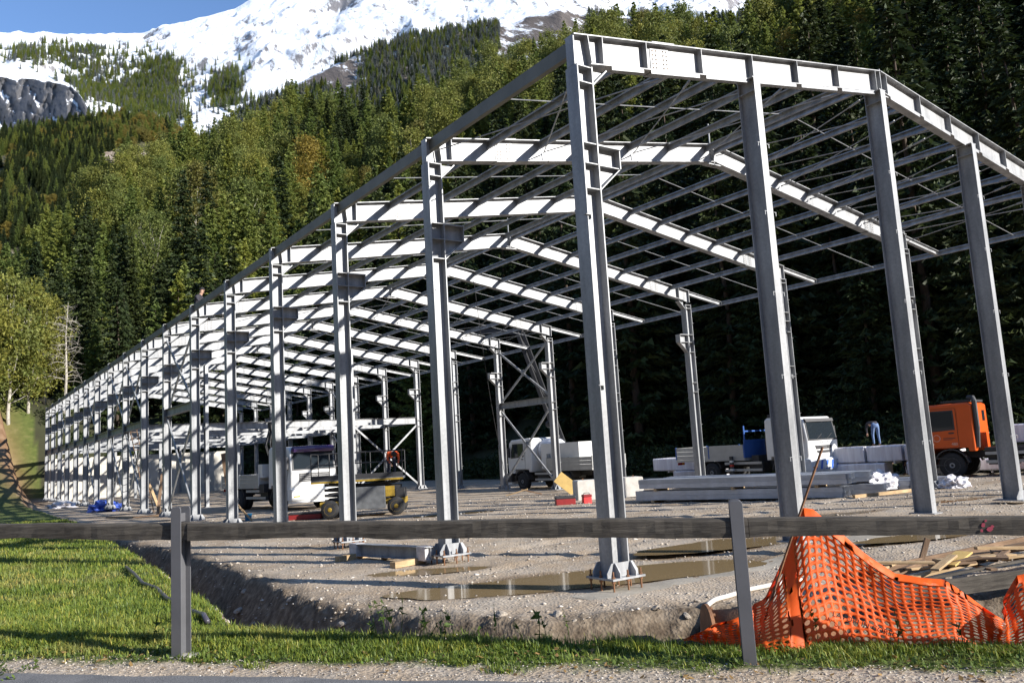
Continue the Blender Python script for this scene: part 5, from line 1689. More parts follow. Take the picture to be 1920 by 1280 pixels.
        mb = MB(); mb.box(-.22, -.02, yo + sy * .0125 if sy > 0 else yo - .04, yo + .04 if sy > 0 else yo - .0125, 1.78, 1.83); mb.build('handle', DARKP, d)
        mb = MB(); mb.box(1.02, 1.16, sy * 1.30 - .08, sy * 1.30 + .08, 1.95, 2.5); mb.tube([(1.0, sy * 1.19, 2.55), (1.09, sy * 1.30, 2.52)], .015, 5); mb.tube([(1.0, sy * 1.19, 1.92), (1.09, sy * 1.30, 1.95)], .015, 5)
        mb.build('mirror', DARKP, cab)
        mb = MB(); mb.box(.2, .7, min(yo - sy * .12, yo + sy * .003), max(yo - sy * .12, yo + sy * .003), .5, .55); mb.box(.15, .75, min(yo - sy * .1, yo), max(yo - sy * .1, yo), .78, .83); mb.build('step', DARKP, e)
    # front
    mb = MB()
    if grille == 'wide':
        mb.box(1.355, 1.372, -.78, .78, 1.34, 1.74)
        for z in (1.40, 1.48, 1.56, 1.64, 1.71):
            mb.box(1.3725, 1.39, -.75, .75, z - .012, z + .012, mi=1)
    else:
        mb.prism([(-.66, 1.63), (.66, 1.63), (.58, 1.47), (-.58, 1.47)], 'x', 1.35, 1.373); mb.prism([(-.55, 1.40), (.55, 1.40), (.48, 1.29), (-.48, 1.29)], 'x', 1.34, 1.366)
    mb.build('grille', [DARKP, RIM], cab)
    bmp = MB(); bmp.prism([(1.02, .48), (1.44, .48), (1.47, .62), (1.47, .97), (1.40, 1.05), (1.02, 1.05)], 'y', -1.24, 1.24)
    bo = bmp.build('bumper', bumpm, e, bevel=.03)
    for sy in (-1, 1):
        mb = MB(); mb.box(1.46, 1.478, sy * .95 - .2, sy * .95 + .2, .76, .92); mb.build('headlight', LAMPM, bo)
        mb = MB(); mb.box(1.46, 1.476, sy * .98 - .17, sy * .98 + .17, .64, .70); mb.build('indicator', AMBER, bo)
    mb = MB(); mb.box(1.4705, 1.478, -.28, .28, .60, .73); mb.build('number_plate', mat('plate_white', (.7, .7, .68), .4), bo)
    mb = MB(); mb.box(1.03, 1.40, -1.2, 1.2, .36, .4795); mb.build('underrun', WHITEP if cabm is WHITEP else DARKP, e)
    if visor:
        mb = MB(); mb.tube([(1.26, -1.12, 2.84), (1.30, -1.05, 2.84), (1.32, 0, 2.86), (1.30, 1.05, 2.84), (1.26, 1.12, 2.84)], [.06, .15, .16, .15, .06], 12); mb.build('sun_visor', PURPLE, cab)
    else:
        mb = MB(); mb.hexa([(1.22, -1.08, 2.74), (1.30, -1.08, 2.72), (1.30, 1.08, 2.72), (1.22, 1.08, 2.74), (1.16, -1.1, 2.87), (1.25, -1.1, 2.87), (1.25, 1.1, 2.87), (1.16, 1.1, 2.87)]); mb.build('sun_visor', DARKP, cab)
    if bed:
        x1, x0, hb, frame = bed
        b = MB(); b.box(x0, x1, -1.24, 1.24, 1.08, 1.20); bd = b.build('load_bed', ALU, e)
        for sy in (-1, 1):
            nb = 3
            for i in range(nb):
                z0 = 1.205 + hb / nb * i
                mb = MB(); mb.box(x0 + .05, x1 - .05, sy * 1.225 - .015, sy * 1.225 + .015, z0, z0 + hb / nb - .008); mb.build('side_board', ALU, bd)
            for x in (x0, (x0 + x1) / 2, x1):
                mb = MB(); mb.box(x - .035, x + .035, sy * 1.225 - .022, sy * 1.225 + .022, 1.21, 1.205 + hb + .03); mb.build('stanchion', frame, bd)
        mb = MB(); mb.box(x0 - .02, x0 + .012, -1.2, 1.2, 1.205, 1.2 + hb); mb.build('tail_board', ALU, bd)
        mb = MB(); mb.box(x1 - .012, x1 + .03, -1.2, 1.2, 1.205, 1.2 + hb + .25); mb.build('head_board', frame, bd)
        for sy in (-1, 1):
            mb = MB(); mb.box(x0 - .05, x0 - .021, sy * .95 - .16, sy * .95 + .16, .93, 1.06); mb.build('tail_light', REDL, e)
            mb = MB(); mb.box(x0 - .05, x0 - .021, sy * .68 - .08, sy * .68 + .08, .93, 1.06); mb.build('tail_light', AMBER, e)
    return e, cab

def crane(e, x, folded=True, cm=None, lean=None):
    cm = cm or CHAS
    c = empty('loader_crane'); c.parent = e; c.location = (x, 0, 0)
    mb = MB(); mb.box(-.25, .25, -.9, .9, .85, 1.25); mb.box(-.22, .22, -.25, .25, 1.25, 1.7); mb.tube([(0, 0, 1.7), (0, 0, 2.7)], .16, 10); mb.build('crane_column', cm, c)
    return c

# orange truck on the right, seen from its left rear side
eo, cab = truck('truck', 'orange cab truck carrying white wrapped packs at the right picture edge', (26.6, 8.3, gz(26.4, 8.2) - .02), (-.22, .975), ORANGEP, ORANGEP, wb=4.6, axles=2)
mb = MB(); mb.tube([(-.98, 1.02, 1.2), (-1.05, 1.02, 2.0), (-1.05, 1.02, 3.05), (-1.0, .95, 3.18), (-.8, .8, 3.2)], .10, 8); mb.build('air_intake', DARKP, eo)
mb = MB(); mb.box(-.9, .2, -1.0, 1.0, 3.03, 3.12); mb.build('roof_hatch', DARKP, cab)
mb = MB(); mb.box(-.962, -.945, -.75, -.35, 2.25, 2.68); mb.build('rear_window', GLASS, cab)
mb = MB(); mb.box(-.962, -.945, .35, .75, 2.25, 2.68); mb.build('rear_window', GLASS, cab)
mb = MB(); mb.box(-8.2, -1.25, -1.2, 1.2, 1.05, 1.18); mb.build('load_bed', CHAS, eo)
Mt = Matrix(((-1, 0, 0, .15), (0, 0, 1, 1.2145), (0, 1, 0, 1.38), (0, 0, 0, 1)))
text_mesh('lettering', '480', .16, mat('pale_letter', (.6, .45, .38), .5), cab, Mt @ Matrix.Translation((.35, -.02, 0)), .001)
mb = MB(); ring = [(.45 + .13 * math.cos(a), 1.62 + .13 * math.sin(a)) for a in np.linspace(0, 6.283, 21)[:-1]]
for k in range(20):
    a, b_ = ring[k], ring[(k + 1) % 20]
    mb.bar((a[0], 1.2135, a[1]), (b_[0], 1.2135, b_[1]), .002, .02, (0, 0, 1))
mb.build('emblem', mat('pale_letter', (.6, .45, .38), .5), cab)
mb = MB(); mb.box(-.25, .2, 1.2125, 1.2145, 1.59, 1.62); mb.box(-.15, .2, 1.2125, 1.2145, 1.54, 1.56); mb.build('door_lettering', DARKP, cab)

# white truck with blue headboard and folded crane
ei, cab = truck('truck', 'white cab crane truck with blue headboard, facing the camera on the right', (25.2, 15.1, gz(25, 15) - .02), (.03, -1.0), WHITEP, mat('striped_bumper', (.55, .58, .62), .4), wb=4.3, bed=(-2.2, -6.6, .62, BLUEP))
mb = MB(); mb.tube([(-.2, .5, 3.02), (-.2, .5, 3.10)], .09, 10); mb.tube([(-.2, .5, 3.10), (-.2, .5, 3.16), (-.2, .5, 3.28)], [.10, .11, .07], 12, mi=1); mb.build('beacon', [DARKP, AMBER], cab)
for i in range(5):
    mb = MB(); y0 = -1.0 + .42 * i
    mb.hexa([(1.4705, y0, .56), (1.474, y0, .56), (1.474, y0 + .16, .56), (1.4705, y0 + .16, .56), (1.4705, y0 + .12, .95), (1.474, y0 + .12, .95), (1.474, y0 + .28, .95), (1.4705, y0 + .28, .95)]); mb.build('stripe', BLUEST, ei)
text_mesh('lettering', 'IVECO', .15, RIM, cab, Matrix(((0, 0, 1, 1.378), (1, 0, 0, 0), (0, 1, 0, 1.55), (0, 0, 0, 1))), .003)
text_mesh('lettering', 'TRAKKER', .10, LETTER, cab, Matrix(((0, 0, 1, 1.366), (1, 0, 0, 0), (0, 1, 0, 1.78), (0, 0, 0, 1))) @ Matrix.Diagonal((1.9, 1, 1, 1)), .003)
mb = MB(); mb.box(-.2, .2, -1.0, 1.0, .95, 1.3); mb.box(-.17, .17, .1, .5, 1.3, 2.1)
mb.bar((0, .3, 2.0), (.55, .35, 3.35), .22, .26); mb.bar((-.55, .75, 1.4), (.5, .62, 3.35), .14, .12); mb.tube([(.55, .62, 3.38), (.7, .2, 3.42), (.8, -.3, 3.3)], .10, 8)
mb.bar((.2, -.2, 1.5), (.5, -.2, 3.2), .18, .2); mb.build('loader_crane', CHAS, ei, (-1.75, 0, 0))
mb = MB(); mb.box(-2.22, -2.17, -1.15, -1.08, 1.2, 2.75); mb.box(-2.22, -2.17, 1.08, 1.15, 1.2, 2.75); mb.box(-2.22, -2.17, -1.07, 1.07, 2.45, 2.52); mb.box(-2.22, -2.17, -1.07, 1.07, 1.9, 1.96); mb.build('headboard_frame', BLUEP, ei)
mb = MB(); mb.box(-.075, .075, -.06, .06, .05, 1.25); mb.box(-.15, .15, -.15, .15, 0, .05); mb.build('outrigger', DARKP, ei, (-2.9, -1.36, .05))
for i in range(3):
    mb = MB(); mb.box(-.077, .077, -.062, .062, .55 + i * .2, .65 + i * .2); mb.build('outrigger_band', REDL if i % 2 else WHITEP, ei, (-2.9, -1.36, .05))

# white truck with a purple visor, standing inside the hall
em, cab = truck('truck', 'white truck with purple sun visor parked inside the hall, facing the camera', (6.15, 29.6, gz(6.2, 29.6) - .02), (.14, -.99), WHITEP, WHITEP, wb=4.2, bed=(-1.9, -6.2, .55, WHITEP), grille='wide', visor=True)
text_mesh('lettering', 'MAN', .16, RIM, cab, Matrix(((0, 0, 1, 1.392), (1, 0, 0, 0), (0, 1, 0, 1.60), (0, 0, 0, 1))), .003)
mb = MB(); mb.box(-.25, .25, -1.1, 1.1, .9, 1.3); mb.box(-.2, .2, -.3, .3, 1.3, 2.2); mb.bar((0, -.3, 2.1), (0, -.5, 4.3), .3, .34); mb.bar((.0, -.1, 1.6), (-.05, -.35, 4.1), .16, .2)
for k in range(9):
    a = k * .7
    mb.tube([(.15 * math.cos(a), -.4 + .2 * math.sin(a), 2.3), (.3 * math.cos(a), -.5 + .35 * math.sin(a), 3.2), (.1 * math.cos(a), -.45 + .1 * math.sin(a), 4.2)], .035, 5)
mb.build('loader_crane', CHAS, em, (-1.45, -.2, 0))
mb = MB(); mb.box(-2.0, -1.55, -1.2, -.55, 1.6, 2.25); mb.build('tool_locker', WHITEP, em)

# white truck beyond the right columns with its crane boom raised
ew, cab = truck('truck', 'white truck with grey tipper bed behind the braced right columns', (21.2, 30.6, gz(21.2, 30.6) - .05), (-.04, 1.0), WHITEP, DARKP, wb=4.0, bed=(-2.4, -6.2, .6, ALU))
mb = MB(); mb.box(-4.9, -1.6, -1.0, .95, 1.21, 2.62); mb.build('load_box', WHITEP, ew)
mb = MB(); mb.lathe([(.25, -1.55), (.62, -1.35), (.70, -.9), (.70, -.3), (.5, .0)], (-.9, .1, 2.25), 'x', 16); mb.build('drum', mat('tarp_pale', (.5, .53, .6), .5, var=.15), ew)
B0 = Vector((-2.0, -.6, 2.2))
mb = MB(); mb.tube([(-2.0, -.6, 1.0), (-2.0, -.6, 2.5)], .2, 10)
for (dx, dy) in ((0, 0), (.32, .12), (.1, .34)):
    mb.bar(B0 + Vector((dx, dy, .2)), B0 + Vector((1.9 + dx, 1.2 + dy, 7.2)), .16, .2)
mb.bar(B0 + Vector((1.9, 1.2, 7.2)), B0 + Vector((4.9, 2.6, 7.7)), .24, .3)
for k in range(5):
    p = B0 + Vector((.1, .1, .4)) + Vector((1.9, 1.2, 7.0)) * (k / 5); mb.tube([p, p + Vector((.35, .3, .9))], .05, 6)
mb.build('loader_crane', CHAS, ew)
mb = MB(); mb.lathe([(.03, .2), (.2, .12), (.24, -.02), (.18, -.18), (.03, -.25)], B0 + Vector((1.0, .3, 1.6)), 'z', 14); mb.build('hook_ball', CHAS, ew)

# scissor lift
LIFTY = mat('lift_yellow', (.34, .22, .025), .55, var=.45, scale=5)
LIFTG = mat('lift_grey', (.12, .125, .13), .6, var=.35, scale=5)
def scissor():
    d = Vector((6.34 - 4.95, 19.86 - 20.69, 0)).normalized()
    e = empty('scissor_lift', (5.55, 20.62, gz(5.5, 20.6)), math.atan2(d.y, d.x)); tag(e, 'yellow and grey scissor lift with railing standing in the hall', 'lift')
    mb = MB(); mb.box(-1.75, 1.5, -.75, .75, .42, .62); mb.build('chassis', LIFTY, e, bevel=.01)
    mb = MB(); mb.box(1.1, 1.48, -.6, .6, .625, .98); mb.build('pump_housing', DARKP, e, bevel=.02)
    mb = MB(); mb.box(-.75, .75, -.95, -.76, .28, 1.12); mb.build('battery_box', LIFTG, e, bevel=.02)
    mb = MB(); mb.box(.76, 1.1, -.90, -.76, .72, 1.1); mb.build('control_box', LIFTY, e)
    for x in (-1.35, 1.15):
        for sy in (-1, 1):
            t = MB(); t.lathe([(.14, -.13), (.31, -.13), (.34, -.09), (.34, .09), (.31, .13), (.14, .13)], axis='y', n=22); w = t.build('wheel', TYRE, e, (x, sy * .82, .34), smooth=True)
            t = MB(); t.lathe([(.03, -.15), (.07, -.145), (.10, -.11), (.19, -.12), (.215, -.132), (.215, .132), (.1, .11), (.03, .15)], axis='y', n=18); t.build('rim', LIFTY, w)
    mb = MB()
    for i in range(3):
        z0, z1 = .66 + .2 * i, .86 + .2 * i
        for sy in (-.5, .5):
            mb.bar((-1.6, sy, z0), (1.3, sy, z1), .05, .1); mb.bar((-1.6, sy + .055, z1), (1.3, sy + .055, z0), .05, .1)
    mb.build('scissor_arms', DARKP, e)
    mb = MB(); mb.box(-2.05, 1.45, -.85, .85, 1.36, 1.44); mb.box(-2.05, 1.45, -.86, -.84, 1.445, 1.62, mi=1); mb.box(-2.05, 1.45, -.875, -.8605, 1.33, 1.40, mi=2)
    mb.build('platform', [LIFTG, DARKP, LIFTY], e)
    for x in np.linspace(-2.03, 1.43, 6):
        for sy in (-.84, .84):
            mb = MB(); mb.tube([(x, sy, 1.62 if sy < 0 else 1.445), (x, sy, 2.45)], .02, 6); mb.build('railing_post', DARKP, e)
    for z in (2.03, 2.45):
        mb = MB()
        for (a, b) in (((-2.03, -.84), (1.43, -.84)), ((1.43, -.84), (1.43, .84)), ((1.43, .84), (-2.03, .84)), ((-2.03, .84), (-2.03, -.84))):
            mb.tube([(*a, z), (*b, z)], .022, 6)
        mb.build('railing', DARKP, e)
    return e
LIFT = scissor()

# ------------------------------------------------------------------ people
SKIN = mat('skin', (.45, .27, .19), .6, var=.1)
def person(label, loc, rz, J, colors, hair):
    """J: joint positions (local, x forward); the body is one skinned surface, coloured by the nearest limb"""
    V = {}; names = []; rad = {}
    def add(n, p, r):
        V[n] = len(names); names.append((n, Vector(p), r))
    R = dict(pelvis=.145, waist=.13, chest=.155, neck=.058, head0=.085, head1=.098, head2=.07, hipL=.10, hipR=.10, kneeL=.062, kneeR=.062, ankL=.042, ankR=.042, toeL=.038, toeR=.038, shL=.075, shR=.075, elL=.045, elR=.045, wrL=.032, wrR=.032)
    for n in R:
        if n in J:
            add(n, J[n], R[n])
    E = [('pelvis', 'waist'), ('waist', 'chest'), ('chest', 'neck'), ('neck', 'head0'), ('head0', 'head1'), ('head1', 'head2')]
    for s in 'LR':
        E += [('pelvis', 'hip' + s), ('hip' + s, 'knee' + s), ('knee' + s, 'ank' + s), ('ank' + s, 'toe' + s), ('chest', 'sh' + s), ('sh' + s, 'el' + s), ('el' + s, 'wr' + s)]
    # hands: palm and five fingers
    for s in 'LR':
        w = Vector(J['wr' + s]); d = (w - Vector(J['el' + s])).normalized(); side = d.cross(Vector((0, 0, 1)))
        side = side.normalized() if side.length > .1 else Vector((0, 1, 0))
        up = side.cross(d)
        add('palm' + s, w + d * .07, .030); E.append(('wr' + s, 'palm' + s))
        for k in range(5):
            off = side * ((k - 2) * .020) if k < 4 else side * -.045
            b = w + d * (.10 if k < 4 else .05) + off
            L = [.055, .07, .075, .065, .05][k]
            add(f'f{s}{k}a', b, .009); add(f'f{s}{k}b', b + d * L * .6 - up * .012, .008); add(f'f{s}{k}c', b + d * L - up * .03, .007)
            E += [('palm' + s, f'f{s}{k}a'), (f'f{s}{k}a', f'f{s}{k}b'), (f'f{s}{k}b', f'f{s}{k}c')]
    me = bpy.data.meshes.new('body'); me.from_pydata([p for _, p, _ in names], [(V[a], V[b]) for a, b in E], [])
    o = bpy.data.objects.new('body', me); COL.objects.link(o)
    sk = o.modifiers.new('skin', 'SKIN'); sk.use_smooth_shade = True
    for i, (n, p, r) in enumerate(names):
        me.skin_vertices[0].data[i].radius = (r, r * (.8 if n in ('pelvis', 'waist', 'chest') else 1))
    me.skin_vertices[0].data[V['pelvis']].use_root = True
    ss = o.modifiers.new('sub', 'SUBSURF'); ss.levels = 1; ss.render_levels = 1
    dg = bpy.context.evaluated_depsgraph_get()
    m2 = bpy.data.meshes.new_from_object(o.evaluated_get(dg)); bpy.data.objects.remove(o)
    m2.materials.clear()
    top, legs, shoe = colors
    for m in (SKIN, top, legs, shoe):
        m2.materials.append(m)
    def region(a, b):
        if 'f' == a[0] or a.startswith('palm') or b.startswith('palm'):
            return 0
        if a.startswith(('neck', 'head')) or b.startswith('head'):
            return 0
        if a.startswith(('knee', 'hip')) or b.startswith(('hip',)):
            return 2
        if a.startswith('ank'):
            return 3
        return 1
    segs = [(Vector(J[a]) if a in J else names[V[a]][1], Vector(J[b]) if b in J else names[V[b]][1], region(a, b)) for a, b in E]
    for p in m2.polygons:
        c = p.center; best = 9; ri = 1
        for a, b, r in segs:
            ab = b - a; t = max(0, min(1, (c - a).dot(ab) / max(ab.length_squared, 1e-9))); q = (c - a - ab * t).length
            if q < best:
                best, ri = q, r
        p.material_index = ri; p.use_smooth = True
    e = empty('person', loc, rz); tag(e, label, 'person')
    put('body', m2, e)
    # hair or cap: a shell over the head; face: nose, eyes
    h0, h1, h2 = (Vector(J[k]) for k in ('head0', 'head1', 'head2'))
    ax = (h2 - h0).normalized(); fwd = Vector(J.get('face', (1, 0, 0))); fwd = (fwd - ax * fwd.dot(ax)).normalized(); sd = ax.cross(fwd)
    mb = MB()
    rings = []
    vs = []; fs = []
    for i in range(6):
        th = i / 5 * 1.75
        for k in range(12):
            ph = k / 12 * 6.283
            cut = 1.0 if not (math.cos(ph) > .3 and th > 1.2) else .82
            dv = ax * math.cos(th * cut) + (fwd * math.cos(ph) + sd * math.sin(ph)) * math.sin(th * cut)
            vs.append(h1 + ax * .012 + dv * .112)
    for i in range(5):
        for k in range(12):
            fs.append((i * 12 + k, i * 12 + (k + 1) % 12, (i + 1) * 12 + (k + 1) % 12, (i + 1) * 12 + k))
    mb.add(vs, fs); mb.build('hair', hair, e, smooth=True)
    mb = MB()
    mb.tube([h1 + fwd * .09 + ax * .005, h1 + fwd * .118 - ax * .03], [.010, .016], 6); mb.build('nose', SKIN, e)
    for q in (-1, 1):
        mb = MB(); mb.lathe([(.002, -.008), (.010, 0), (.002, .008)], h1 + fwd * .092 + sd * .032 * q + ax * .012, 'z', 8); mb.build('eye', DARKP, e)
    return e
JEANS = mat('blue_jeans', (.13, .20, .36), .85, var=.25, scale=9); DJEANS = mat('dark_trousers', (.03, .035, .06), .85, var=.3)
DARKJ = mat('dark_jacket', (.035, .033, .042), .85, var=.3, scale=7); HIVIS = mat('orange_jacket', (.85, .12, .02), .7, var=.15, scale=9); BOOT = mat('brown_boot', (.12, .07, .04), .8); HAIRD = mat('dark_hair', (.03, .022, .018), .8)
# 1: sitting astride the left eave beam at the sixth frame
person('man in dark cap and jeans sitting up on the left eave of the hall', (.42, 25.75, 8.60), math.radians(-52), dict(
    pelvis=(0, 0, .12), waist=(.03, 0, .27), chest=(.12, 0, .50), neck=(.20, 0, .68), head0=(.24, 0, .75), head1=(.26, 0, .85), head2=(.26, 0, .93), face=(1, .1, -.2),
    hipL=(.05, .10, .10), kneeL=(.42, .14, .02), ankL=(.40, .13, -.36), toeL=(.56, .13, -.40), hipR=(.05, -.10, .10), kneeR=(.40, -.16, .04), ankR=(.32, -.15, -.36), toeR=(.48, -.16, -.40),
    shL=(.12, .19, .56), elL=(.26, .25, .32), wrL=(.44, .18, .22), shR=(.12, -.19, .56), elR=(.28, -.24, .34), wrR=(.46, -.16, .20)), (DARKJ, JEANS, BOOT), mat('dark_cap', (.02, .018, .02), .9))
BEND = dict(pelvis=(0, 0, .93), waist=(.10, 0, 1.02), chest=(.34, 0, 1.08), neck=(.52, 0, 1.06), head0=(.59, 0, 1.04), head1=(.68, 0, 1.0), head2=(.76, 0, .97), face=(.3, 0, -1),
    hipL=(-.02, .10, .88), kneeL=(.02, .13, .48), ankL=(-.06, .14, .09), toeL=(.10, .16, .04), hipR=(-.02, -.10, .88), kneeR=(.03, -.12, .48), ankR=(-.03, -.14, .09), toeR=(.13, -.15, .04),
    shL=(.38, .19, 1.05), elL=(.46, .23, .78), wrL=(.60, .16, .58), shR=(.38, -.19, 1.05), elR=(.46, -.23, .80), wrR=(.62, -.15, .60))
STAND = dict(pelvis=(0, 0, .95), waist=(.01, 0, 1.10), chest=(.02, 0, 1.34), neck=(.03, 0, 1.50), head0=(.05, 0, 1.57), head1=(.06, 0, 1.66), head2=(.06, 0, 1.73), face=(1, 0, -.2),
    hipL=(0, .10, .90), kneeL=(.03, .11, .50), ankL=(-.02, .12, .09), toeL=(.14, .14, .04), hipR=(0, -.10, .90), kneeR=(.02, -.11, .50), ankR=(-.03, -.12, .09), toeR=(.13, -.14, .04),
    shL=(.02, .19, 1.42), elL=(.06, .25, 1.15), wrL=(.26, .14, 1.06), shR=(.02, -.19, 1.42), elR=(.06, -.25, 1.15), wrR=(.26, -.12, 1.08))
person('man in dark jacket and jeans bending over on the white wrapped packs', (26.8, 12.05, gz(26, 12) + 1.45), math.radians(52), BEND, (DARKJ, JEANS, BOOT), mat('grey_hood', (.2, .2, .22), .8))
person('dark haired man stooping behind the white packs, beside the bending man in jeans', (28.0, 11.5, gz(28, 11.5)), math.radians(95), BEND, (DARKJ, DJEANS, BOOT), mat('brown_hair', (.10, .05, .03), .8))
person('man in dark clothes stooping behind the white packs nearest the orange truck', (28.2, 10.9, gz(28.2, 10.9)), math.radians(150), BEND, (DARKJ, DJEANS, BOOT), HAIRD)
_l = LIFT.matrix_world
_lz = math.atan2(-.83, 1.39)
_lp = Vector(LIFT.location) + Matrix.Rotation(_lz, 3, 'Z') @ Vector((.95, -.1, 1.445))
CROUCH = dict(BEND)
for _k in list(CROUCH):
    if _k != 'face':
        x, y, z = CROUCH[_k]
        CROUCH[_k] = (x + (.10 if 'knee' in _k else -.05 if _k in ('pelvis',) else 0), y, z * .86 if z > .2 else z)
person('worker in bright orange jacket bending down on the scissor lift platform', _lp, _lz + math.radians(-75), CROUCH, (HIVIS, DJEANS, BOOT), HAIRD)

# ------------------------------------------------------------------ packs, steel bundles and yard clutter
def film_mat():
    m, nt, b = nodemat('white_film')
    tc = N(nt, 'ShaderNodeTexCoord'); mp = N(nt, 'ShaderNodeMapping'); mp.inputs['Scale'].default_value = (6, 1.5, .6); nt.links.new(tc.outputs['Object'], mp.inputs[0])
    n = N(nt, 'ShaderNodeTexNoise', Scale=1.6, Detail=6.0); nt.links.new(mp.outputs[0], n.inputs['Vector'])
    nt.links.new(ramp(nt, n.outputs[0], [(.3, (.74, .70, .73)), (.7, (.92, .90, .92))]), b.inputs['Base Color']); b.inputs['Roughness'].default_value = .3
    bp = N(nt, 'ShaderNodeBump', Strength=.5, Distance=.03); nt.links.new(n.outputs[0], bp.inputs['Height']); nt.links.new(bp.outputs[0], b.inputs['Normal'])
    return m
FILM = film_mat()
STRAP = mat('clear_strap', (.8, .78, .8), .3)
def pack(label, p, d, L, Wd, H, z):
    """plastic wrapped panel pack; p = near left bottom corner, d = long direction"""
    a = math.atan2(d[1], d[0])
    e = empty('wrapped_pack', (p[0], p[1], z), a); tag(e, label, 'pack', None)
    mb = MB(); n = max(4, int(L / .3)); vs = []; fs = []
    ring = [(0.05, 0), (Wd - .05, 0), (Wd, .05), (Wd, H - .05), (Wd - .06, H), (.06, H), (0, H - .05), (0, .05)]
    for i in range(n + 1):
        x = L * i / n
        sag = 1 + .012 * math.sin(i * 2.1 + L)
        for (y, zz) in ring:
            e_ = .04 if i in (0, n) else 0
            vs.append((x, Wd / 2 + (y - Wd / 2) * (sag - e_), H / 2 + (zz - H / 2) * (sag - e_)))
    k8 = len(ring)
    for i in range(n):
        for k in range(k8):
            k2 = (k + 1) % k8; fs.append((i * k8 + k, i * k8 + k2, (i + 1) * k8 + k2, (i + 1) * k8 + k))
    fs.append(tuple(range(k8 - 1, -1, -1))); fs.append(tuple(range(n * k8, (n + 1) * k8)))
    mb.add(vs, fs); mb.build('wrapping', FILM, e, smooth=False)
    for q in (.25, .75):
        mb = MB(); mb.box(L * q - .04, L * q + .04, .1, Wd - .1, -.10, .0); mb.build('foam_block', FILM, e)
    return e
D3 = (.23, -.973)
G0 = gz(26, 12)
for i, (s, lb) in enumerate(((0, 'left pack of the upper row of white wrapped packs'), (1.62, 'middle pack of the upper row of white wrapped packs'), (3.2, 'right pack of the upper row of white wrapped packs, by the orange truck'))):
    pack(lb, (26.0 + .23 * s + (.0, .12, .24)[i], 14.0 - .973 * s), D3, (1.55, 1.5, 2.2)[i], 1.15, .72, G0 + .72)
pack('left pack of the lower row of white wrapped packs, beside the white truck front', (25.85, 14.3), D3, 2.75, 1.15, .58, G0 + .10)
pack('right pack of the lower row of white wrapped packs', (26.7, 10.7), D3, 2.2, 1.15, .58, G0 + .10)
pack('white wrapped pack jutting out high behind the rear of the crane truck', (24.6, 24.3), (.35, -.94), 3.4, 1.1, .70, gz(24, 23) + .62)
pack('white wrapped pack lying on the ground under the one behind the crane truck', (24.8, 23.0), (.35, -.94), 2.8, 1.1, .50, gz(24, 23) + .10)
_h = Vector((-.22, .975, 0))
_q = Vector(eo.location) - _h * 1.5 + Vector((-.975, -.22, 0)) * .3
pack('long white wrapped pack loaded on the orange truck', (_q.x, _q.y), (.22, -.975), 6.2, 1.2, .74, eo.location.z + 1.29)
pack('white wrapped pack on the ground beyond the orange truck wheels', (28.6, 9.4), (.22, -.975), 5.0, 1.1, .5, gz(29, 9) + .10)
pack('small white pack standing between the post and the orange truck', (27.2, 10.4), D3, .7, .6, .62, G0 + 1.46)

CH = MB()
for (y0, y1, z0, z1) in ((0, .004, 0, .24), (.004, .075, 0, .004), (.004, .075, .236, .24), (.071, .075, .0045, .03), (.071, .075, .21, .2355)):
    CH.box(0, 7.3, y0, y1, z0, z1)
STACKM = mat('stacked_zinc', (.48, .51, .56), .4, metal=.35, var=.2, scale=2, obj_random=.12)
ME_CH = CH.mesh('channel', STACKM)
def bundle(label, p, d, z, n=9, sx=1.0, jit=.03, tiers=2):
    e = empty('channel_bundle', (p[0], p[1], z), math.atan2(d[1], d[0])); tag(e, label, 'steel bundle')
    r = random.Random(int(p[0] * 100 + z * 1000))
    for i in range(n):
        for j in range(2):
            put('channel', ME_CH, e, (r.uniform(-jit, jit) * 3 + .04 * j, i * .105 + .012 * j, j * .162), scale=(sx, 1, .655))
    for x in (.7, 3.6, 6.4):
        mb = MB(); mb.box(x * sx - .05, x * sx + .05, -.06, n * .105 + .05, -.09, -.002); mb.build('bearer', NEWWOOD, e)
    return e
DS = (.326, -.945); NS = (.945, .326)
zb = gz(14, 9.5)
bundle('lower front bundle of galvanised channels in the stack inside the gable', (12.7, 13.1), DS, zb + .09)
bundle('upper front bundle of galvanised channels in the stack inside the gable', (12.72, 12.95), DS, zb + .50)
bundle('lower rear bundle of galvanised channels in the stack inside the gable', (12.7 + NS[0] * 1.15 + DS[0] * .9, 13.1 + NS[1] * 1.15 + DS[1] * .9), DS, zb + .09)
bundle('upper rear bundle of galvanised channels in the stack inside the gable', (12.7 + NS[0] * 1.15 + DS[0] * .5, 13.1 + NS[1] * 1.15 + DS[1] * .5), DS, zb + .50)
bundle('single bundle of galvanised channels behind the stack, ends wrapped in film', (12.7 + NS[0] * 2.6 + DS[0] * 1.5, 13.1 + NS[1] * 2.6 + DS[1] * 1.5), DS, zb + .09, 8)
bundle('short bundle of galvanised channels lying towards the orange truck', (15.7 + NS[0] * 2.6, 9.6 + NS[1] * 2.6), DS, zb + .09, 7, .75)
bundle('dark bundle of channels beyond the front of the crane truck', (27.6, 15.2), (.62, -.78), gz(28, 14) + .95, 7, .33)
board('bearer_timber', 'long pale timber lying on the gravel before the channel stack', 'timber', (14.7, 5.55, gz(14.7, 5.5) + .05), (17.7, 5.1, gz(17.6, 5.1) + .05), .1, .1, NEWWOOD)

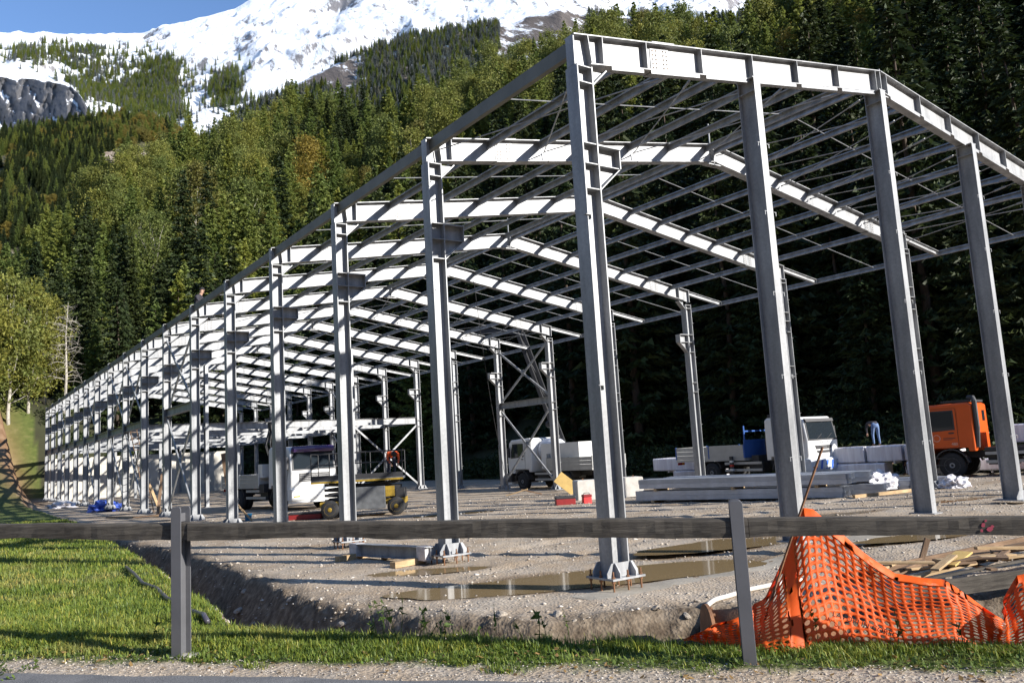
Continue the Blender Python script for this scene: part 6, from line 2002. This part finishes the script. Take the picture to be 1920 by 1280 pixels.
def crumple(name, label, loc, sx, sy, sz, mt, seed):
    bm = bmesh.new(); bmesh.ops.create_icosphere(bm, subdivisions=4, radius=1)
    for v in bm.verts:
        n = mnoise.fractal(v.co * 2.2 + Vector((seed, 0, 0)), .8, 2.1, 5); v.co *= 1 + .38 * n
        v.co.x *= sx; v.co.y *= sy; v.co.z = max(v.co.z, -.25) * sz
    me = bpy.data.meshes.new(name); bm.to_mesh(me); bm.free(); me.materials.append(mt)
    return tag(put(name, me, None, loc), label, 'plastic film')
CLEAR = mat('crumpled_film', (.62, .60, .62), .25, var=.2, scale=5)
BLUET = mat('blue_tarp', (.05, .10, .42), .45, var=.3, scale=4)
crumple('plastic_film', 'crumpled clear film heaped at the end of the channel stack', (17.45, 6.35, gz(17.4, 6.3) + .25), .75, .5, .45, CLEAR, 1)
crumple('plastic_film', 'crumpled white film on the gravel before the orange truck', (18.9, 4.6, gz(18.9, 4.6) + .08), .55, .4, .28, CLEAR, 2)
crumple('tarpaulin', 'crumpled blue tarpaulin beside the left columns far down the hall', (.1, 46.5, gz(.1, 46) + .1), .9, 1.3, .5, BLUET, 3)
crumple('tarpaulin', 'crumpled white sheet beside the left columns near the far end', (-.7, 60, gz(-.7, 60) + .08), .9, 1.6, .35, CLEAR, 4)

def simple_box(name, label, cat, loc, rz, sx, sy, sz, mt, bevel=.02):
    mb = MB(); mb.box(-sx / 2, sx / 2, -sy / 2, sy / 2, 0, sz)
    o = mb.build(name, mt, None, loc, bevel=bevel); o.rotation_euler = (0, 0, rz)
    return tag(o, label, cat)
PALEC = mat('pale_block', (.55, .52, .47), .85, var=.18, scale=3, bump=.2, bscale=15)
def block(label, x, y, rz, L):
    e = empty('concrete_block', (x, y, gz(x, y) - .02), rz); tag(e, label, 'concrete block')
    mb = MB(); mb.prism([(-L / 2, 0), (L / 2, 0), (L / 2, .78), (L / 2 - .04, .82), (-L / 2 + .04, .82), (-L / 2, .78)], 'y', -.4, .4); mb.build('body', PALEC, e, bevel=.02)
    for q in (-.3, .3):
        mb = MB(); mb.tube([(q, -.06, .81), (q, -.06, .88), (q, .06, .88), (q, .06, .81)], .012, 6); mb.build('lifting_eye', RUST, e)
block('grey white concrete block left of the first gable column', 14.0, 17.2, -.42, 1.3)
block('grey white concrete block just right of the first gable column', 15.5, 16.6, -.42, 1.2)
REDP = mat('red_plastic', (.26, .02, .02), .5, var=.2)
def toolbox(label, x, y, rz, L, W, H, mt, lidm):
    e = empty('tool_case', (x, y, gz(x, y)), rz); tag(e, label, 'tool case')
    mb = MB(); mb.box(-L / 2, L / 2, -W / 2, W / 2, 0, H * .7); mb.build('case_body', mt, e, bevel=.015)
    mb = MB(); mb.box(-L / 2 - .01, L / 2 + .01, -W / 2 - .01, W / 2 + .01, H * .705, H); mb.build('lid', lidm, e, bevel=.02)
    mb = MB(); mb.tube([(-.12, 0, H), (-.1, 0, H + .06), (.1, 0, H + .06), (.12, 0, H)], .014, 6); mb.build('handle', DARKP, e)
toolbox('dark red tool case on the gravel left of the gable column', 11.5, 15.75, -.5, .75, .4, .32, REDP, DARKP)
toolbox('small bright red tool case beside the dark red one', 12.25, 15.35, -.4, .32, .3, .34, mat('bright_red', (.75, .05, .05), .5), REDP)
toolbox('low red and black case lying behind the fence in front of the visor truck', 3.5, 21.9, -.6, 1.25, .5, .28, REDP, DARKP)
mb = MB(); mb.lathe([(.12, 0), (.15, .26), (.155, .28), (.14, .28), (.11, .02)], (0, 0, 0), 'z', 18); bk = mb.build('bucket', mat('blue_bucket', (.03, .22, .42), .45), None, (2.05, 24.5, gz(2.05, 24.5))); tag(bk, 'small blue bucket on the gravel behind the fence rail', 'bucket')
z = gz(16.3, 21.6)
board('yellow_board', 'yellow formwork board leaning near the braced right columns', 'board', (15.95, 21.9, z + .85), (16.6, 21.3, z + .1), .6, .03, YELLOWBOARD, up=(-.6, -.8, .3))
z = gz(15, 23.8)
board('timber_plank', 'yellow timber lying at the foot of the braced right columns', 'plank', (14.5, 24.2, z + .08), (15.3, 23.5, z + .34), .16, .06, NEWWOOD)
board('timber_plank', 'short brown timber propped beside the yellow one on the right', 'plank', (15.2, 23.9, z + .32), (16.0, 23.3, z + .06), .14, .06, BROWNWOOD)
z = gz(1.4, 24.6)
board('timber_plank', 'tall pale plank standing against the fifth left column', 'plank', (1.45, 24.4, z), (1.25, 25.0, z + 2.75), .24, .045, BROWNWOOD, up=(-.6, -.8, 0))
board('timber_plank', 'short batten propping the tall pale plank', 'plank', (2.1, 24.2, z), (1.4, 24.7, z + 1.0), .08, .06, NEWWOOD)
board('timber_plank', 'orange brown plank leaning beside the ladder', 'plank', (1.05, 35.5, gz(1, 35.5)), (.45, 37.0, 2.2), .16, .05, NEWWOOD)
board('timber_plank', 'dark plank leaning across the ladder foot', 'plank', (.55, 34.0, gz(.5, 34)), (1.1, 35.6, 1.9), .14, .05, BROWNWOOD)
board('timber_plank', 'pale plank lying on the ground before the sixth left column', 'plank', (-.6, 33.6, gz(-.6, 33.6) + .08), (1.5, 32.7, gz(1.5, 32.7) + .16), .22, .05, BROWNWOOD)
board('timber_plank', 'second plank lying on the ground before the left columns', 'plank', (-.9, 35.2, gz(-.9, 35.2) + .05), (1.2, 33.2, gz(1.2, 33.2) + .08), .2, .05, NEWWOOD)
board('timber_plank', 'weathered plank lying beside the left columns', 'plank', (-1.2, 37, gz(-1.2, 37) + .04), (-.2, 34.2, gz(-.2, 34.2) + .06), .2, .05, OLDWOOD)
def ladder():
    e = empty('ladder', (1.15, 38.6, gz(1.1, 38.6))); tag(e, 'wooden ladder leaning against the upper floor edge beam on the left', 'ladder')
    top = Vector((-.75, .9, 4.7))
    side = Vector((.25, .22, 0)); 
    for s in (-1, 1):
        mb = MB(); mb.bar(side * s * .8, top + side * s * .8, .035, .08, (0, 1, 0)); mb.build('rail', BROWNWOOD, e)
    for i in range(14):
        c = top * ((i + .6) / 14.5); mb = MB(); mb.tube([c - side * .8, c + side * .8], .018, 6); mb.build('rung', BROWNWOOD, e)
ladder()

# cable hanging from the roof down to the ground by the right columns
mb = MB()
_a, _b = Vector((10.6, 20.0, 9.4)), Vector((15.0, 24.6, gz(15, 24.6)))
mb.tube([_a.lerp(_b, t) - Vector((.9, .6, 1.6)) * (t * (1 - t)) for t in [k / 14 for k in range(15)]], .012, 5)
tag(mb.build('cable', CHAS), 'thin dark cable slung from the roof down towards the braced right columns', 'cable')
bpy.context.view_layer.update()
